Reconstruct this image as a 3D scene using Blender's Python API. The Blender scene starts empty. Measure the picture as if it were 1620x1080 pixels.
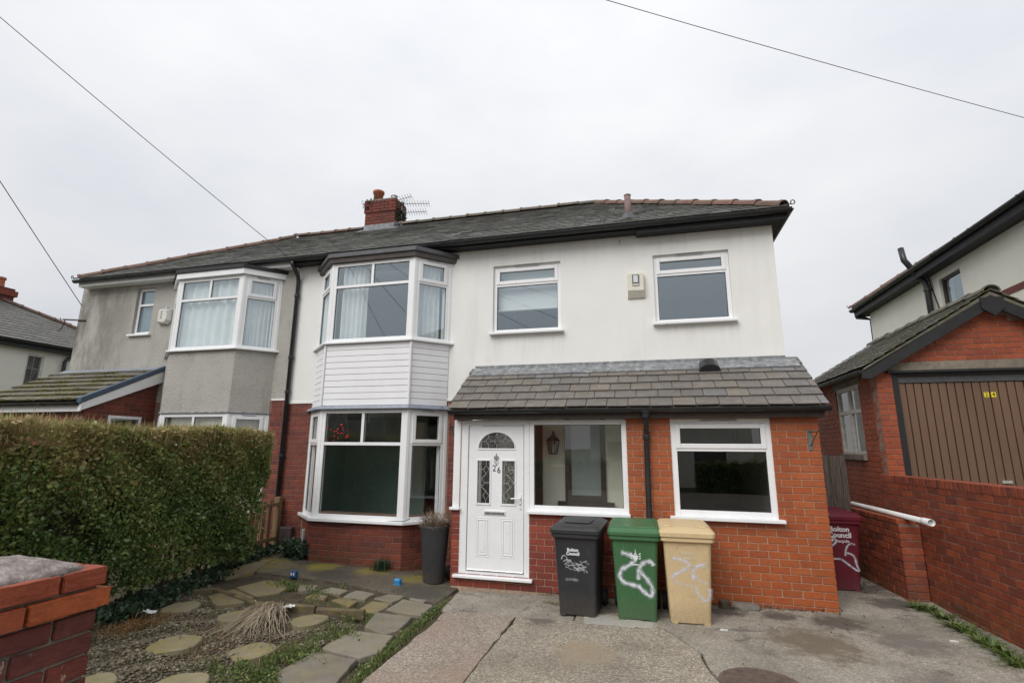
import bpy, bmesh, math, random
import numpy as np
from mathutils import Vector, Matrix
random.seed(7); RNG = np.random.default_rng(7)
SC = bpy.context.scene
COL = SC.collection
rad = math.radians

# ------------------------------------------------------------------ camera
CP = np.array([-2.0659, -7.2286, 1.8730]); YAW, PIT, ROL, FPX = 0.2615, 0.2058, 0.0073, 801.45
def _basis():
    cy, sy, cp, sp = math.cos(YAW), math.sin(YAW), math.cos(PIT), math.sin(PIT)
    f = np.array([-sy*cp, cy*cp, sp]); r = np.array([cy, sy, 0.]); u = np.cross(r, f)
    cr, sr = math.cos(ROL), math.sin(ROL)
    return f, r*cr+u*sr, u*cr-r*sr
FW, RT, UP = _basis()
cam = bpy.data.cameras.new('camera'); camo = bpy.data.objects.new('camera', cam); COL.objects.link(camo)
cam.sensor_width = 36; cam.lens = FPX/1620*36; cam.clip_start = .05; cam.clip_end = 2000
camo.matrix_world = Matrix(((RT[0], UP[0], -FW[0], CP[0]), (RT[1], UP[1], -FW[1], CP[1]), (RT[2], UP[2], -FW[2], CP[2]), (0, 0, 0, 1)))
SC.camera = camo
def ray(x, y): return FW+RT*(x-810)/FPX+UP*(540-y)/FPX
def onY(x, y, Y): r = ray(x, y); return CP+r*(Y-CP[1])/r[1]
def onX(x, y, X): r = ray(x, y); return CP+r*(X-CP[0])/r[0]
def onZ(x, y, Z): r = ray(x, y); return CP+r*(Z-CP[2])/r[2]
def at(x, y, d): return CP+ray(x, y)*d
def proj(p):
    d = np.asarray(p, float)-CP; z = d@FW
    return (810+FPX*(d@RT)/z, 540-FPX*(d@UP)/z, z)

# ------------------------------------------------------------------ sky and sun (overcast)
SUN_EL, SUN_AZ = rad(44), rad(203)       # azimuth from +Y clockwise: behind the camera, a little to the left
W = bpy.data.worlds.new('World'); SC.world = W; W.use_nodes = True
nt = W.node_tree; nt.nodes.clear()
def wn(t): return nt.nodes.new(t)
sky = wn('ShaderNodeTexSky'); sky.sky_type = 'NISHITA'; sky.sun_disc = False
sky.sun_elevation = SUN_EL; sky.sun_rotation = SUN_AZ; sky.air_density = 1.0; sky.dust_density = 3.0
bg1 = wn('ShaderNodeBackground'); bg1.inputs[1].default_value = 0.05; nt.links.new(sky.outputs[0], bg1.inputs[0])
tc = wn('ShaderNodeTexCoord'); mp = wn('ShaderNodeMapping'); mp.inputs['Scale'].default_value = (1, 1, 2.2)
nt.links.new(tc.outputs['Generated'], mp.inputs[0])
nz = wn('ShaderNodeTexNoise'); nz.inputs['Scale'].default_value = 2.3; nz.inputs['Detail'].default_value = 5; nz.inputs['Roughness'].default_value = .5
nt.links.new(mp.outputs[0], nz.inputs['Vector'])
cr = wn('ShaderNodeValToRGB'); cr.color_ramp.elements[0].position = .3; cr.color_ramp.elements[1].position = .72
cr.color_ramp.elements[0].color = (.86, .885, .94, 1); cr.color_ramp.elements[1].color = (1.07, 1.075, 1.085, 1)
nt.links.new(nz.outputs['Fac'], cr.inputs[0])
sx_ = wn('ShaderNodeSeparateXYZ'); nt.links.new(tc.outputs['Generated'], sx_.inputs[0])     # overcast sky: brighter towards the zenith
el_ = wn('ShaderNodeMath'); el_.operation = 'MAXIMUM'; nt.links.new(sx_.outputs[2], el_.inputs[0]); el_.inputs[1].default_value = 0
gr_ = wn('ShaderNodeMath'); gr_.operation = 'MULTIPLY_ADD'; nt.links.new(el_.outputs[0], gr_.inputs[0]); gr_.inputs[1].default_value = .33; gr_.inputs[2].default_value = .475
bg2 = wn('ShaderNodeBackground'); nt.links.new(cr.outputs[0], bg2.inputs[0]); nt.links.new(gr_.outputs[0], bg2.inputs[1])
mx = wn('ShaderNodeMixShader'); mx.inputs[0].default_value = .93
nt.links.new(bg1.outputs[0], mx.inputs[1]); nt.links.new(bg2.outputs[0], mx.inputs[2])
wo = wn('ShaderNodeOutputWorld'); nt.links.new(mx.outputs[0], wo.inputs[0])
sl = bpy.data.lights.new('sun', 'SUN'); sl.energy = 1.5; sl.angle = rad(40); sl.color = (1, .97, .93)
so = bpy.data.objects.new('sun', sl); COL.objects.link(so)
sd = Vector((math.sin(SUN_AZ)*math.cos(SUN_EL), math.cos(SUN_AZ)*math.cos(SUN_EL), math.sin(SUN_EL)))
so.rotation_euler = sd.to_track_quat('Z', 'Y').to_euler(); so.location = (0, -20, 30)
SC.view_settings.view_transform = 'Standard'; SC.view_settings.look = 'None'
SC.view_settings.exposure = 0.57; SC.view_settings.gamma = 1; SC.view_settings.use_curve_mapping = False
SC.cycles.max_bounces = 8; SC.cycles.transparent_max_bounces = 12; SC.cycles.use_denoising = True

# ------------------------------------------------------------------ materials
def srgb(h):
    c = [int(h[i:i+2], 16)/255 for i in (0, 2, 4)]
    return tuple((v/12.92 if v <= .04045 else ((v+.055)/1.055)**2.4) for v in c)
class N:
    """small node helper"""
    def __init__(s, name):
        s.m = bpy.data.materials.new(name); s.m.use_nodes = True; s.t = s.m.node_tree; s.t.nodes.clear()
        s.out = s.n('ShaderNodeOutputMaterial')
    def n(s, t, **k):
        x = s.t.nodes.new(t)
        for a, b in k.items(): setattr(x, a, b)
        return x
    def put(s, inp, v):
        if isinstance(v, bpy.types.NodeSocket): s.t.links.new(v, inp)
        elif v is not None:
            if inp.type == 'RGBA' and not isinstance(v, (int, float)) and len(v) == 3: v = (*v, 1)
            inp.default_value = v
    def pos(s): return s.n('ShaderNodeNewGeometry').outputs['Position']
    def noise(s, sc, det=4, ro=.55, vec=None, stretch=None, dist=0):
        x = s.n('ShaderNodeTexNoise'); x.inputs['Scale'].default_value = sc; x.inputs['Detail'].default_value = det
        x.inputs['Roughness'].default_value = ro; x.inputs['Distortion'].default_value = dist
        v = vec or s.pos()
        if stretch:
            m = s.n('ShaderNodeMapping'); m.inputs['Scale'].default_value = stretch; s.put(m.inputs[0], v); v = m.outputs[0]
        s.put(x.inputs['Vector'], v); return x.outputs['Fac']
    def voro(s, sc, feat='F1', vec=None):
        x = s.n('ShaderNodeTexVoronoi'); x.feature = feat; x.inputs['Scale'].default_value = sc
        s.put(x.inputs['Vector'], vec or s.pos()); return x
    def ramp(s, f, stops, interp='LINEAR'):
        x = s.n('ShaderNodeValToRGB'); e = x.color_ramp; e.interpolation = interp
        while len(e.elements) < len(stops): e.elements.new(.5)
        for el, (p, c) in zip(e.elements, stops):
            el.position = p; el.color = (*c, 1) if not isinstance(c, (int, float)) else (c, c, c, 1)
        s.put(x.inputs[0], f); return x.outputs[0]
    def math(s, op, a, b=None, c=None, clamp=False):
        x = s.n('ShaderNodeMath', operation=op); x.use_clamp = clamp
        s.put(x.inputs[0], a)
        if b is not None: s.put(x.inputs[1], b)
        if c is not None: s.put(x.inputs[2], c)
        return x.outputs[0]
    def mix(s, f, a, b, mode='MIX'):
        x = s.n('ShaderNodeMix', data_type='RGBA', blend_type=mode)
        s.put(x.inputs[0], f); s.put(x.inputs[6], a); s.put(x.inputs[7], b); return x.outputs[2]
    def rnd(s):
        o = s.n('ShaderNodeObjectInfo').outputs['Random']; g = s.n('ShaderNodeNewGeometry').outputs['Random Per Island']
        return s.math('FRACT', s.math('ADD', o, g))
    def bump(s, h, st=.3, d=.01):
        x = s.n('ShaderNodeBump'); x.inputs['Strength'].default_value = st; x.inputs['Distance'].default_value = d
        s.put(x.inputs['Height'], h); return x.outputs[0]
    def xyz(s, v=None):
        x = s.n('ShaderNodeSeparateXYZ'); s.put(x.inputs[0], v or s.pos()); return x.outputs
    def done(s, col, rough=.7, bump=None, metal=0, spec=.5, alpha=None, trans=None, sub=None):
        b = s.n('ShaderNodeBsdfPrincipled'); s.put(b.inputs['Base Color'], col); s.put(b.inputs['Roughness'], rough)
        s.put(b.inputs['Metallic'], metal); s.put(b.inputs['Specular IOR Level'], spec)
        if bump is not None: s.put(b.inputs['Normal'], bump)
        if alpha is not None: s.put(b.inputs['Alpha'], alpha)
        s.t.links.new(b.outputs[0], s.out.inputs[0]); s.bsdf = b; return s.m
M = {}
def simple(name, col, rough=.6, amt=.12, sc=6, bs=.0, bsc=60, metal=0, spec=.5, streak=False):
    """one colour with soft noise wear and fine relief"""
    k = N(name); n1 = k.noise(sc, 5, .6, stretch=(1, 1, .25) if streak else None)
    d = tuple(c*(1-amt) for c in col); l = tuple(min(1, c*(1+amt*.7)) for c in col)
    c = k.ramp(n1, [(.3, d), (.7, l)])
    M[name] = k.done(c, k.ramp(k.noise(sc*3), [(.3, max(0, rough-.08)), (.7, min(1, rough+.08))]), k.bump(k.noise(bsc, 3), bs, .004) if bs else None, metal, spec)
def brickmat(name, cols, rough=.75, stain=.25, streak=.0, white=0, bs=.35, moss=0):
    k = N(name); r = k.rnd()
    c = k.ramp(r, [(i/(len(cols)-1), x) for i, x in enumerate(cols)])
    n = k.noise(9, 6, .65); c = k.mix(k.ramp(n, [(.35, .0), (.75, stain)]), c, tuple(x*.35 for x in cols[0]))
    f = k.noise(120, 3, .7); c = k.mix(.35, c, k.mix(f, (.25, .25, .25), (.75, .75, .75)), 'OVERLAY')
    md = k.noise(34, 5, .7); c = k.mix(k.ramp(md, [(.5, 0.), (.72, .5)]), c, tuple(x*.5 for x in cols[0])); c = k.mix(k.ramp(md, [(.30, .35), (.45, 0.)]), c, tuple(min(1, x*1.25+.02) for x in cols[-1]))
    big = k.noise(1.3, 4, .6); c = k.mix(k.ramp(big, [(.45, 0.), (.8, .5)]), c, tuple(x*.42 for x in cols[0]))
    if white:
        w = k.noise(14, 8, .8, stretch=(1, 1, .4)); c = k.mix(k.ramp(w, [(.60, 0.), (.70, white)]), c, (.55, .5, .45))
    if moss:
        z = k.xyz()[2]; w = k.math('MULTIPLY', k.ramp(z, [(.0, 1.), (.42, 0.)]), k.ramp(k.noise(7, 5, .7), [(.45, 0.), (.65, moss)]))
        c = k.mix(w, c, (.07, .075, .02))
    M[name] = k.done(c, k.ramp(f, [(.3, rough-.1), (.7, rough+.1)]), k.bump(k.math('ADD', k.math('ADD', f, k.math('MULTIPLY', md, 1.5)), k.math('MULTIPLY', n, 2.)), bs, .005))
brickmat('brick_orange', [(.35, .085, .024), (.41, .104, .028), (.38, .086, .022), (.32, .078, .026), (.43, .118, .035)], .5, .25)
brickmat('brick_porch', [(.24, .045, .028), (.30, .055, .028), (.18, .034, .026), (.33, .066, .032)], .6, .35)
brickmat('brick_old', [(.17, .042, .027), (.22, .048, .027), (.105, .03, .026), (.19, .05, .034), (.25, .056, .030), (.13, .038, .03)], .7, .45, moss=.8)
brickmat('brick_wall', [(.24, .054, .024), (.31, .068, .026), (.15, .040, .026), (.29, .060, .024), (.35, .085, .030), (.19, .045, .026)], .7, .6, white=.0, moss=.6)
brickmat('brick_garage', [(.31, .066, .024), (.37, .080, .026), (.26, .055, .026), (.36, .085, .036)], .65, .4)
brickmat('brick_pier', [(.13, .036, .032), (.24, .046, .028), (.095, .030, .030), (.20, .042, .030), (.15, .036, .034)], .8, .6, white=.9, bs=.9)
brickmat('brick_pier_cap', [(.28, .052, .026), (.46, .105, .022), (.33, .058, .024)], .65, .35, bs=.7)
brickmat('brick_chimney', [(.17, .04, .028), (.22, .05, .03), (.11, .034, .028)], .85, .55)
brickmat('brick_purple', [(.17, .05, .045), (.21, .06, .05), (.15, .045, .04)], .8, .4)
simple('mortar_light', (.42, .30, .215), .9, .3, 14, .4, 90)
simple('mortar_old', (.30, .185, .14), .9, .35, 12, .4, 90)
simple('mortar_dark', (.10, .085, .07), .9, .4, 12, .4, 90); simple('mortar_wall', (.19, .135, .105), .9, .6, 3, .4, 90); simple('mortar_pier', (.20, .175, .14), .9, .4, 12, .4, 90)
# painted render
k = N('render_white'); n1 = k.noise(1.1, 6, .6); n2 = k.noise(3, 5, .6, stretch=(1, 1, .18))
c = k.ramp(n1, [(.3, (.72, .715, .69)), (.75, (.775, .772, .75))]); c = k.mix(k.ramp(n2, [(.5, 0.), (.8, .30)]), c, (.47, .46, .43))
x = k.xyz(); run = k.ramp(k.noise(9, 5, .7, stretch=(1, 1, .05)), [(.48, 0.), (.66, 1.)])
for (xa, xb, zs) in ((-4.62, -3.33, 3.73), (-1.94, -.69, 3.76), (-8.6, 0., 5.26)):      # rain runs under sills and eaves
    mX = k.math('MULTIPLY', k.math('GREATER_THAN', x[0], xa), k.math('LESS_THAN', x[0], xb)); zz = k.math('SUBTRACT', zs, x[2]); mz_ = k.math('MULTIPLY', k.math('GREATER_THAN', zz, 0.), k.ramp(zz, [(.0, 1.), (.45, 0.)]))
    c = k.mix(k.math('MULTIPLY', k.math('MULTIPLY', mX, mz_), k.math('MULTIPLY', run, .17)), c, (.30, .29, .26))
M['render_white'] = k.done(c, .8, k.bump(k.math('ADD', k.noise(55, 4, .7), k.math('MULTIPLY', k.noise(5, 3), 1.2)), .30, .006))
k = N('render_cream'); c = k.ramp(k.noise(1.6, 6, .6), [(.3, (.66, .65, .58)), (.75, (.74, .73, .66))])
c = k.mix(k.ramp(k.noise(4, 6, .7, stretch=(1, 1, .3)), [(.62, 0.), (.8, .35)]), c, (.35, .33, .30)); M['render_cream'] = k.done(c, .85, k.bump(k.noise(70, 4, .7), .3, .006))
# grey pebbledash with grime that runs down from the eaves corner
k = N('pebbledash'); v = k.voro(62); c = k.ramp(k.math('ADD', k.math('MULTIPLY', k.noise(2.2, 6, .6), .6), k.math('MULTIPLY', v.outputs['Distance'], .5)), [(.25, (.31, .295, .265)), (.62, (.45, .435, .40))])
x = k.xyz(); g = k.math('MULTIPLY', k.ramp(k.math('ADD', k.math('MULTIPLY', x[0], -.5), -6.05), [(0., 0.), (1., 1.)]), k.ramp(k.noise(2.0, 6, .65, stretch=(1, 1, .35)), [(.40, 0.), (.62, .85)]))
c = k.mix(g, c, (.075, .068, .055))
g2 = k.ramp(k.noise(3.2, 6, .7, stretch=(1, 1, .22)), [(.56, 0.), (.78, .55)]); c = k.mix(g2, c, (.17, .155, .13))
M['pebbledash'] = k.done(c, .92, k.bump(v.outputs['Distance'], .9, .012))
def slatemat(name, cols, moss=.0, lich=.3, rough=.55, mosscol=(.09, .085, .02)):
    k = N(name); c = k.ramp(k.rnd(), [(i/(len(cols)-1), x) for i, x in enumerate(cols)])
    n = k.noise(7, 7, .7); c = k.mix(k.ramp(n, [(.38, .0), (.72, .55)]), c, tuple(x*.45 for x in cols[0]))
    l = k.noise(45, 5, .7); c = k.mix(k.ramp(l, [(.66, 0.), (.74, lich)]), c, (.42, .42, .37))
    sp = k.voro(16); c = k.mix(k.ramp(sp.outputs['Distance'], [(.05, lich*1.6), (.09, 0.)]), c, (.6, .6, .56))
    if moss: c = k.mix(k.ramp(k.noise(4.5, 7, .75), [(.46, 0.), (.6, moss)]), c, mosscol)
    M[name] = k.done(c, k.ramp(n, [(.3, rough-.12), (.7, rough+.2)]), k.bump(k.math('ADD', n, k.math('MULTIPLY', l, .4)), .45, .006))
slatemat('slate_porch', [(.155, .140, .128), (.185, .162, .142), (.125, .118, .112), (.175, .148, .138), (.20, .175, .150), (.15, .138, .126), (.175, .176, .188)], .30, .35, .5, (.10, .095, .05))
slatemat('slate_main', [(.13, .132, .13), (.20, .198, .188), (.105, .108, .106), (.27, .268, .255), (.17, .166, .152), (.22, .213, .195)], .40, .5, .5, (.085, .085, .045))
slatemat('slate_garage', [(.12, .112, .095), (.16, .148, .125), (.09, .085, .07)], .75, .5, .7, (.10, .10, .035))
slatemat('slate_far', [(.13, .125, .118), (.165, .16, .15), (.11, .108, .102)], .15, .15, .6)
slatemat('tile_mossy', [(.14, .125, .105), (.18, .16, .135), (.11, .10, .085)], .85, .75, .85, (.10, .095, .012))
slatemat('ridge_red', [(.15, .088, .07), (.19, .105, .082), (.12, .085, .072)], .5, .25, .8, (.10, .085, .05))
slatemat('ridge_grey', [(.14, .115, .095), (.18, .135, .105), (.11, .10, .085)], .5, .25, .8, (.085, .08, .045))
simple('upvc', (.80, .81, .82), .32, .04, 3); simple('upvc_board', (.80, .80, .82), .4, .05, 2, streak=True)
simple('upvc_gap', (.42, .42, .43), .6, .1, 8)
simple('black_plastic', (.018, .019, .021), .35, .3, 5); simple('black_paint', (.012, .0125, .015), .6, .35, 9, .35, 30)
simple('navy_trim', (.055, .085, .13), .45, .2, 8); simple('brown_board', (.085, .072, .066), .55, .25, 8)
simple('canopy_felt', (.075, .078, .085), .6, .3, 12, .3, 80)
k = N('lead'); n = k.noise(11, 7, .7); c = k.ramp(n, [(.32, (.11, .115, .125)), (.55, (.24, .25, .26)), (.72, (.46, .46, .43))])
M['lead'] = k.done(c, .65, k.bump(n, .5, .01), .2)
simple('lead_blue', (.235, .265, .325), .5, .25, 14, .4, 25)
simple('metal_bright', (.72, .73, .75), .2, .1, 10, metal=1); simple('metal_dull', (.33, .33, .33), .45, .3, 20, metal=.8)
simple('iron', (.06, .045, .038), .7, .4, 30); simple('verdigris', (.10, .17, .18), .7, .4, 40)
simple('terracotta', (.36, .12, .06), .8, .35, 14, .3, 50); simple('pipe_mauve', (.21, .135, .13), .8, .2, 12, .2, 50)
simple('plastic_cream', (.62, .60, .50), .5, .15, 20); simple('plastic_label', (.10, .11, .12), .4, .2, 40); simple('plastic_clear', (.62, .65, .66), .15, .1, 30)
simple('plastic_grey', (.45, .46, .47), .5, .12, 12); simple('meter_brown', (.075, .055, .05), .5, .2, 12)
simple('alarm_white', (.62, .61, .57), .5, .15, 12)
simple('interior_paint', (.42, .42, .40), .8, .1, 2); simple('interior_green', (.30, .42, .38), .8, .1, 2); simple('interior_dark', (.10, .095, .09), .85, .2, 2)
simple('porch_paint', (.74, .72, .62), .7, .06, 2); simple('interior_white', (.72, .72, .71), .8, .05, 2)
simple('carpet', (.13, .12, .11), .95, .2, 30); simple('brown_wood', (.06, .042, .034), .5, .3, 8)
k = N('curtain'); c = k.ramp(k.noise(4, 3), [(.3, (.72, .73, .72)), (.7, (.83, .84, .83))]); M['curtain'] = k.done(c, .9)
k.bsdf.inputs['Transmission Weight'].default_value = .0
simple('blind', (.72, .74, .74), .7, .04, 4); simple('blind_teal', (.12, .19, .20), .6, .15, 6)
def glassmat(name, ior, rough=.0, tint=(.93, .96, .95), bump=None, refl=(1, 1, 1)):
    k = N(name); t = k.n('ShaderNodeBsdfTransparent'); t.inputs[0].default_value = (*tint, 1)
    g = k.n('ShaderNodeBsdfGlossy'); g.inputs['Roughness'].default_value = rough; g.inputs[0].default_value = (*refl, 1)
    r0 = ((ior-1)/(ior+1))**2; ge = k.n('ShaderNodeNewGeometry'); dp_ = k.n('ShaderNodeVectorMath', operation='DOT_PRODUCT'); k.put(dp_.inputs[0], ge.outputs['Incoming']); k.put(dp_.inputs[1], ge.outputs['True Normal'])
    f = k.math('MULTIPLY_ADD', k.math('POWER', k.math('SUBTRACT', 1., k.math('ABSOLUTE', dp_.outputs['Value']), clamp=True), 5.), 1-r0, r0)
    b = k.bump(k.noise(.9, 2), .02, .05) if bump is None else k.bump(k.voro(bump).outputs['Distance'], .5, .01)
    k.put(g.inputs['Normal'], b)
    m = k.n('ShaderNodeMixShader'); k.put(m.inputs[0], f); k.put(m.inputs[1], t.outputs[0]); k.put(m.inputs[2], g.outputs[0])
    k.t.links.new(m.outputs[0], k.out.inputs[0]); M[name] = k.m
glassmat('glass', 3.1, 0, (.90, .94, .94), None, (.80, .92, 1)); glassmat('glass_dull', 1.45, 0, (.8, .83, .82)); glassmat('glass_low', 2.0, 0, (.90, .93, .92)); glassmat('glass_leaded', 1.8, .06, (.55, .57, .56), 60)
k = N('glass_frosted'); M['glass_frosted'] = k.done((.30, .33, .33), .35, k.bump(k.noise(60, 4, .7), .8, .01))
# ground
def concrete(name, a, b, peb, tint=None, stain=.5, spots=()):
    k = N(name); v = k.voro(85); cell = v.outputs['Color']
    sp = k.ramp(k.xyz(cell)[0], [(0., tuple(x*.5 for x in a)), (.5, a), (.85, b), (1., tuple(min(1, x*1.5) for x in b))])
    c = k.mix(peb, k.ramp(k.noise(30, 5, .7), [(.3, a), (.7, b)]), sp)
    n = k.noise(1.1, 7, .65); c = k.mix(k.ramp(n, [(.42, 0.), (.72, stain)]), c, tuple(x*.36 for x in a))
    n3 = k.noise(2.6, 7, .7, dist=1.2); c = k.mix(k.ramp(n3, [(.58, 0.), (.70, stain*1.1)]), c, tuple(x*.28 for x in a))
    m = k.noise(.9, 6, .7); c = k.mix(k.ramp(m, [(.52, 0.), (.75, .42)]), c, (.16, .145, .075))
    for (sx, sy, sr, sc_) in spots:          # oil and damp stains with ragged edges
        d_ = k.n('ShaderNodeVectorMath', operation='DISTANCE'); k.put(d_.inputs[0], k.pos()); d_.inputs[1].default_value = (sx, sy, 0)
        e_ = k.math('ADD', k.math('DIVIDE', d_.outputs['Value'], sr), k.math('MULTIPLY', k.math('SUBTRACT', k.noise(5, 6, .7), .5), 2.4)); c = k.mix(k.ramp(e_, [(.45, .8), (.95, 0.)]), c, sc_)
    if tint: c = k.mix(k.ramp(k.noise(.7, 5, .6), [(.4, 0.), (.7, .6)]), c, tint)
    M[name] = k.done(c, .88, k.bump(k.math('ADD', v.outputs['Distance'], k.math('MULTIPLY', k.noise(30, 4), .6)), .55, .006))
concrete('concrete_path', (.25, .208, .17), (.40, .345, .285), .75, (.30, .19, .15), .30)
concrete('concrete_drive', (.25, .215, .165), (.42, .37, .30), .75, None, .50, [(-3.35, -1.05, .22, (.10, .085, .07)), (-2.9, -.4, .5, (.08, .07, .055)), (-2.75, -1.9, .4, (.28, .22, .15))])
concrete('concrete_fine', (.24, .215, .175), (.39, .355, .30), .5, None, .75, [(-.72, -.32, .26, (.05, .04, .034)), (-.15, -.42, .34, (.06, .048, .04)), (-.55, -1.15, .55, (.12, .095, .06)), (.35, -.9, .4, (.13, .12, .105)), (-1.3, -.25, .28, (.05, .042, .032)), (.75, .5, .35, (.06, .05, .04)), (.7, 1.2, .4, (.07, .06, .05)), (.2, -2.2, .6, (.15, .14, .13))])
concrete('concrete_new', (.33, .31, .27), (.43, .41, .37), .2, None, .2)
concrete('tarmac', (.085, .075, .06), (.135, .12, .095), .6, None, .4)
concrete('patio', (.085, .07, .05), (.16, .135, .098), .6, None, .6, [(-7.9, -.1, .55, (.21, .175, .03)), (-7.0, .15, .35, (.22, .185, .03)), (-6.2, .2, .35, (.20, .165, .03)), (-5.45, .1, .3, (.19, .155, .035)), (-8.5, .2, .5, (.18, .15, .03)), (-6.6, -.3, .4, (.05, .045, .035)), (-5.1, -.4, .5, (.06, .055, .045)), (-7.2, .12, .2, (.24, .20, .03))])
k = N('soil'); n = k.noise(9, 7, .7); c = k.ramp(n, [(.3, (.045, .034, .022)), (.6, (.10, .078, .05)), (.75, (.14, .115, .07))])
c = k.mix(k.ramp(k.noise(2.0, 5, .6), [(.5, 0.), (.66, .6)]), c, (.05, .065, .015)); M['soil'] = k.done(c, .95, k.bump(k.noise(60, 6, .7), 1., .02))
k = N('grass_ground'); M['grass_ground'] = k.done(k.ramp(k.noise(3, 6), [(.3, (.04, .06, .015)), (.7, (.08, .09, .03))]), .95, k.bump(k.noise(60, 5), 1., .02))
def flagmat(name, a, b, moss):
    k = N(name); n = k.noise(5, 7, .65); c = k.ramp(k.math('ADD', k.math('MULTIPLY', n, .8), k.math('MULTIPLY', k.rnd(), .25)), [(.25, a), (.75, b)])
    c = k.mix(k.ramp(k.noise(4.2, 6, .7), [(.42, 0.), (.66, moss)]), c, (.23, .185, .05))
    c = k.mix(k.ramp(k.noise(11, 6, .8), [(.6, 0.), (.75, .6)]), c, tuple(x*.4 for x in a))
    M[name] = k.done(c, .85, k.bump(k.math('ADD', n, k.noise(90, 3)), .5, .008))
flagmat('flag', (.14, .125, .10), (.25, .225, .185), .35); flagmat('flag_mossy', (.12, .10, .06), (.21, .18, .12), .9)
flagmat('stepping', (.16, .14, .09), (.28, .245, .16), .8); flagmat('edging', (.06, .048, .032), (.12, .09, .055), .45)
k = N('pebble'); c = k.ramp(k.rnd(), [(0, (.07, .055, .035)), (.3, (.13, .105, .065)), (.55, (.09, .078, .052)), (.85, (.19, .16, .105)), (1, (.30, .26, .19))])
M['pebble'] = k.done(c, .8, k.bump(k.noise(120, 3), .4, .004))
def leafmat(name, stops, rough=.45, trans=.25):
    k = N(name); a = k.n('ShaderNodeAttribute'); a.attribute_name = 'tone'
    c = k.ramp(a.outputs['Fac'], stops); b = k.n('ShaderNodeBsdfPrincipled'); k.put(b.inputs['Base Color'], c); b.inputs['Roughness'].default_value = rough
    b.inputs['Specular IOR Level'].default_value = .5
    t = k.n('ShaderNodeBsdfTranslucent'); k.put(t.inputs[0], c); m = k.n('ShaderNodeMixShader'); m.inputs[0].default_value = trans
    k.put(m.inputs[1], b.outputs[0]); k.put(m.inputs[2], t.outputs[0]); k.t.links.new(m.outputs[0], k.out.inputs[0]); M[name] = k.m
leafmat('hedge_leaf', [(0, (.07, .11, .035)), (.3, (.13, .205, .055)), (.55, (.23, .30, .085)), (.75, (.34, .29, .11)), (1, (.45, .33, .18))], .35)
leafmat('weed', [(0, (.06, .09, .025)), (.5, (.11, .165, .04)), (.8, (.18, .22, .06)), (.9, (.30, .26, .12)), (1, (.36, .29, .16))], .5)
leafmat('needle', [(0, (.14, .07, .025)), (.5, (.25, .135, .05)), (1, (.34, .24, .12))], .8); leafmat('moss', [(0, (.06, .055, .015)), (.5, (.13, .115, .03)), (1, (.22, .18, .05))], .9); leafmat('ivy', [(0, (.02, .04, .025)), (.5, (.045, .085, .045)), (1, (.09, .14, .07))], .4)
leafmat('straw', [(0, (.30, .24, .16)), (.5, (.55, .46, .34)), (1, (.72, .63, .50))], .7)
leafmat('dead_twig', [(0, (.12, .085, .055)), (.5, (.24, .18, .12)), (1, (.36, .28, .20))], .8)
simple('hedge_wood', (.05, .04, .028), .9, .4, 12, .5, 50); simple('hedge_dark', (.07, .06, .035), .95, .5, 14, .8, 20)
k = N('fence_wood'); c = k.ramp(k.noise(6, 6, .7, stretch=(4, 4, .5)), [(.3, (.12, .075, .035)), (.7, (.23, .15, .075))]); c = k.mix(k.ramp(k.xyz()[2], [(.1, .55), (.6, 0.)]), c, (.09, .08, .02)); M['fence_wood'] = k.done(c, .85, k.bump(k.noise(30, 5, .7, stretch=(6, 6, .4)), .5, .006))
k = N('gate_wood'); c = k.ramp(k.noise(7, 7, .75, stretch=(4, 4, .3)), [(.3, (.035, .028, .023)), (.5, (.10, .08, .065)), (.72, (.24, .20, .17))]); M['gate_wood'] = k.done(c, .9, k.bump(k.noise(30, 5, .7, stretch=(6, 6, .3)), .7, .008))
k = N('garage_brown'); c = k.ramp(k.noise(2.5, 6, .65, stretch=(1, 1, .2)), [(.3, (.115, .065, .042)), (.7, (.16, .092, .058))]); M['garage_brown'] = k.done(c, .5, k.bump(k.noise(40, 3), .05, .004))
k = N('stone_lintel'); n = k.noise(8, 7, .7); c = k.ramp(n, [(.3, (.13, .11, .085)), (.7, (.27, .235, .185))]); c = k.mix(k.ramp(k.noise(1.5, 5, .6), [(.5, 0.), (.7, .6)]), c, (.08, .07, .055)); M['stone_lintel'] = k.done(c, .9, k.bump(n, .6, .008))
k = N('pier_cap'); n = k.noise(16, 8, .75); c = k.ramp(n, [(.3, (.07, .06, .058)), (.5, (.24, .205, .19)), (.68, (.42, .37, .34))]); M['pier_cap'] = k.done(c, .9, k.bump(k.math('ADD', n, k.noise(60, 4)), .8, .012))
simple('old_white_paint', (.60, .575, .54), .6, .3, 16, .4, 40); simple('rubble', (.20, .185, .16), .9, .3, 12, .7, 30); simple('rubble_brown', (.10, .075, .05), .95, .4, 12, .7, 30)
simple('pipe_white', (.72, .73, .72), .35, .12, 5)
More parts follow.
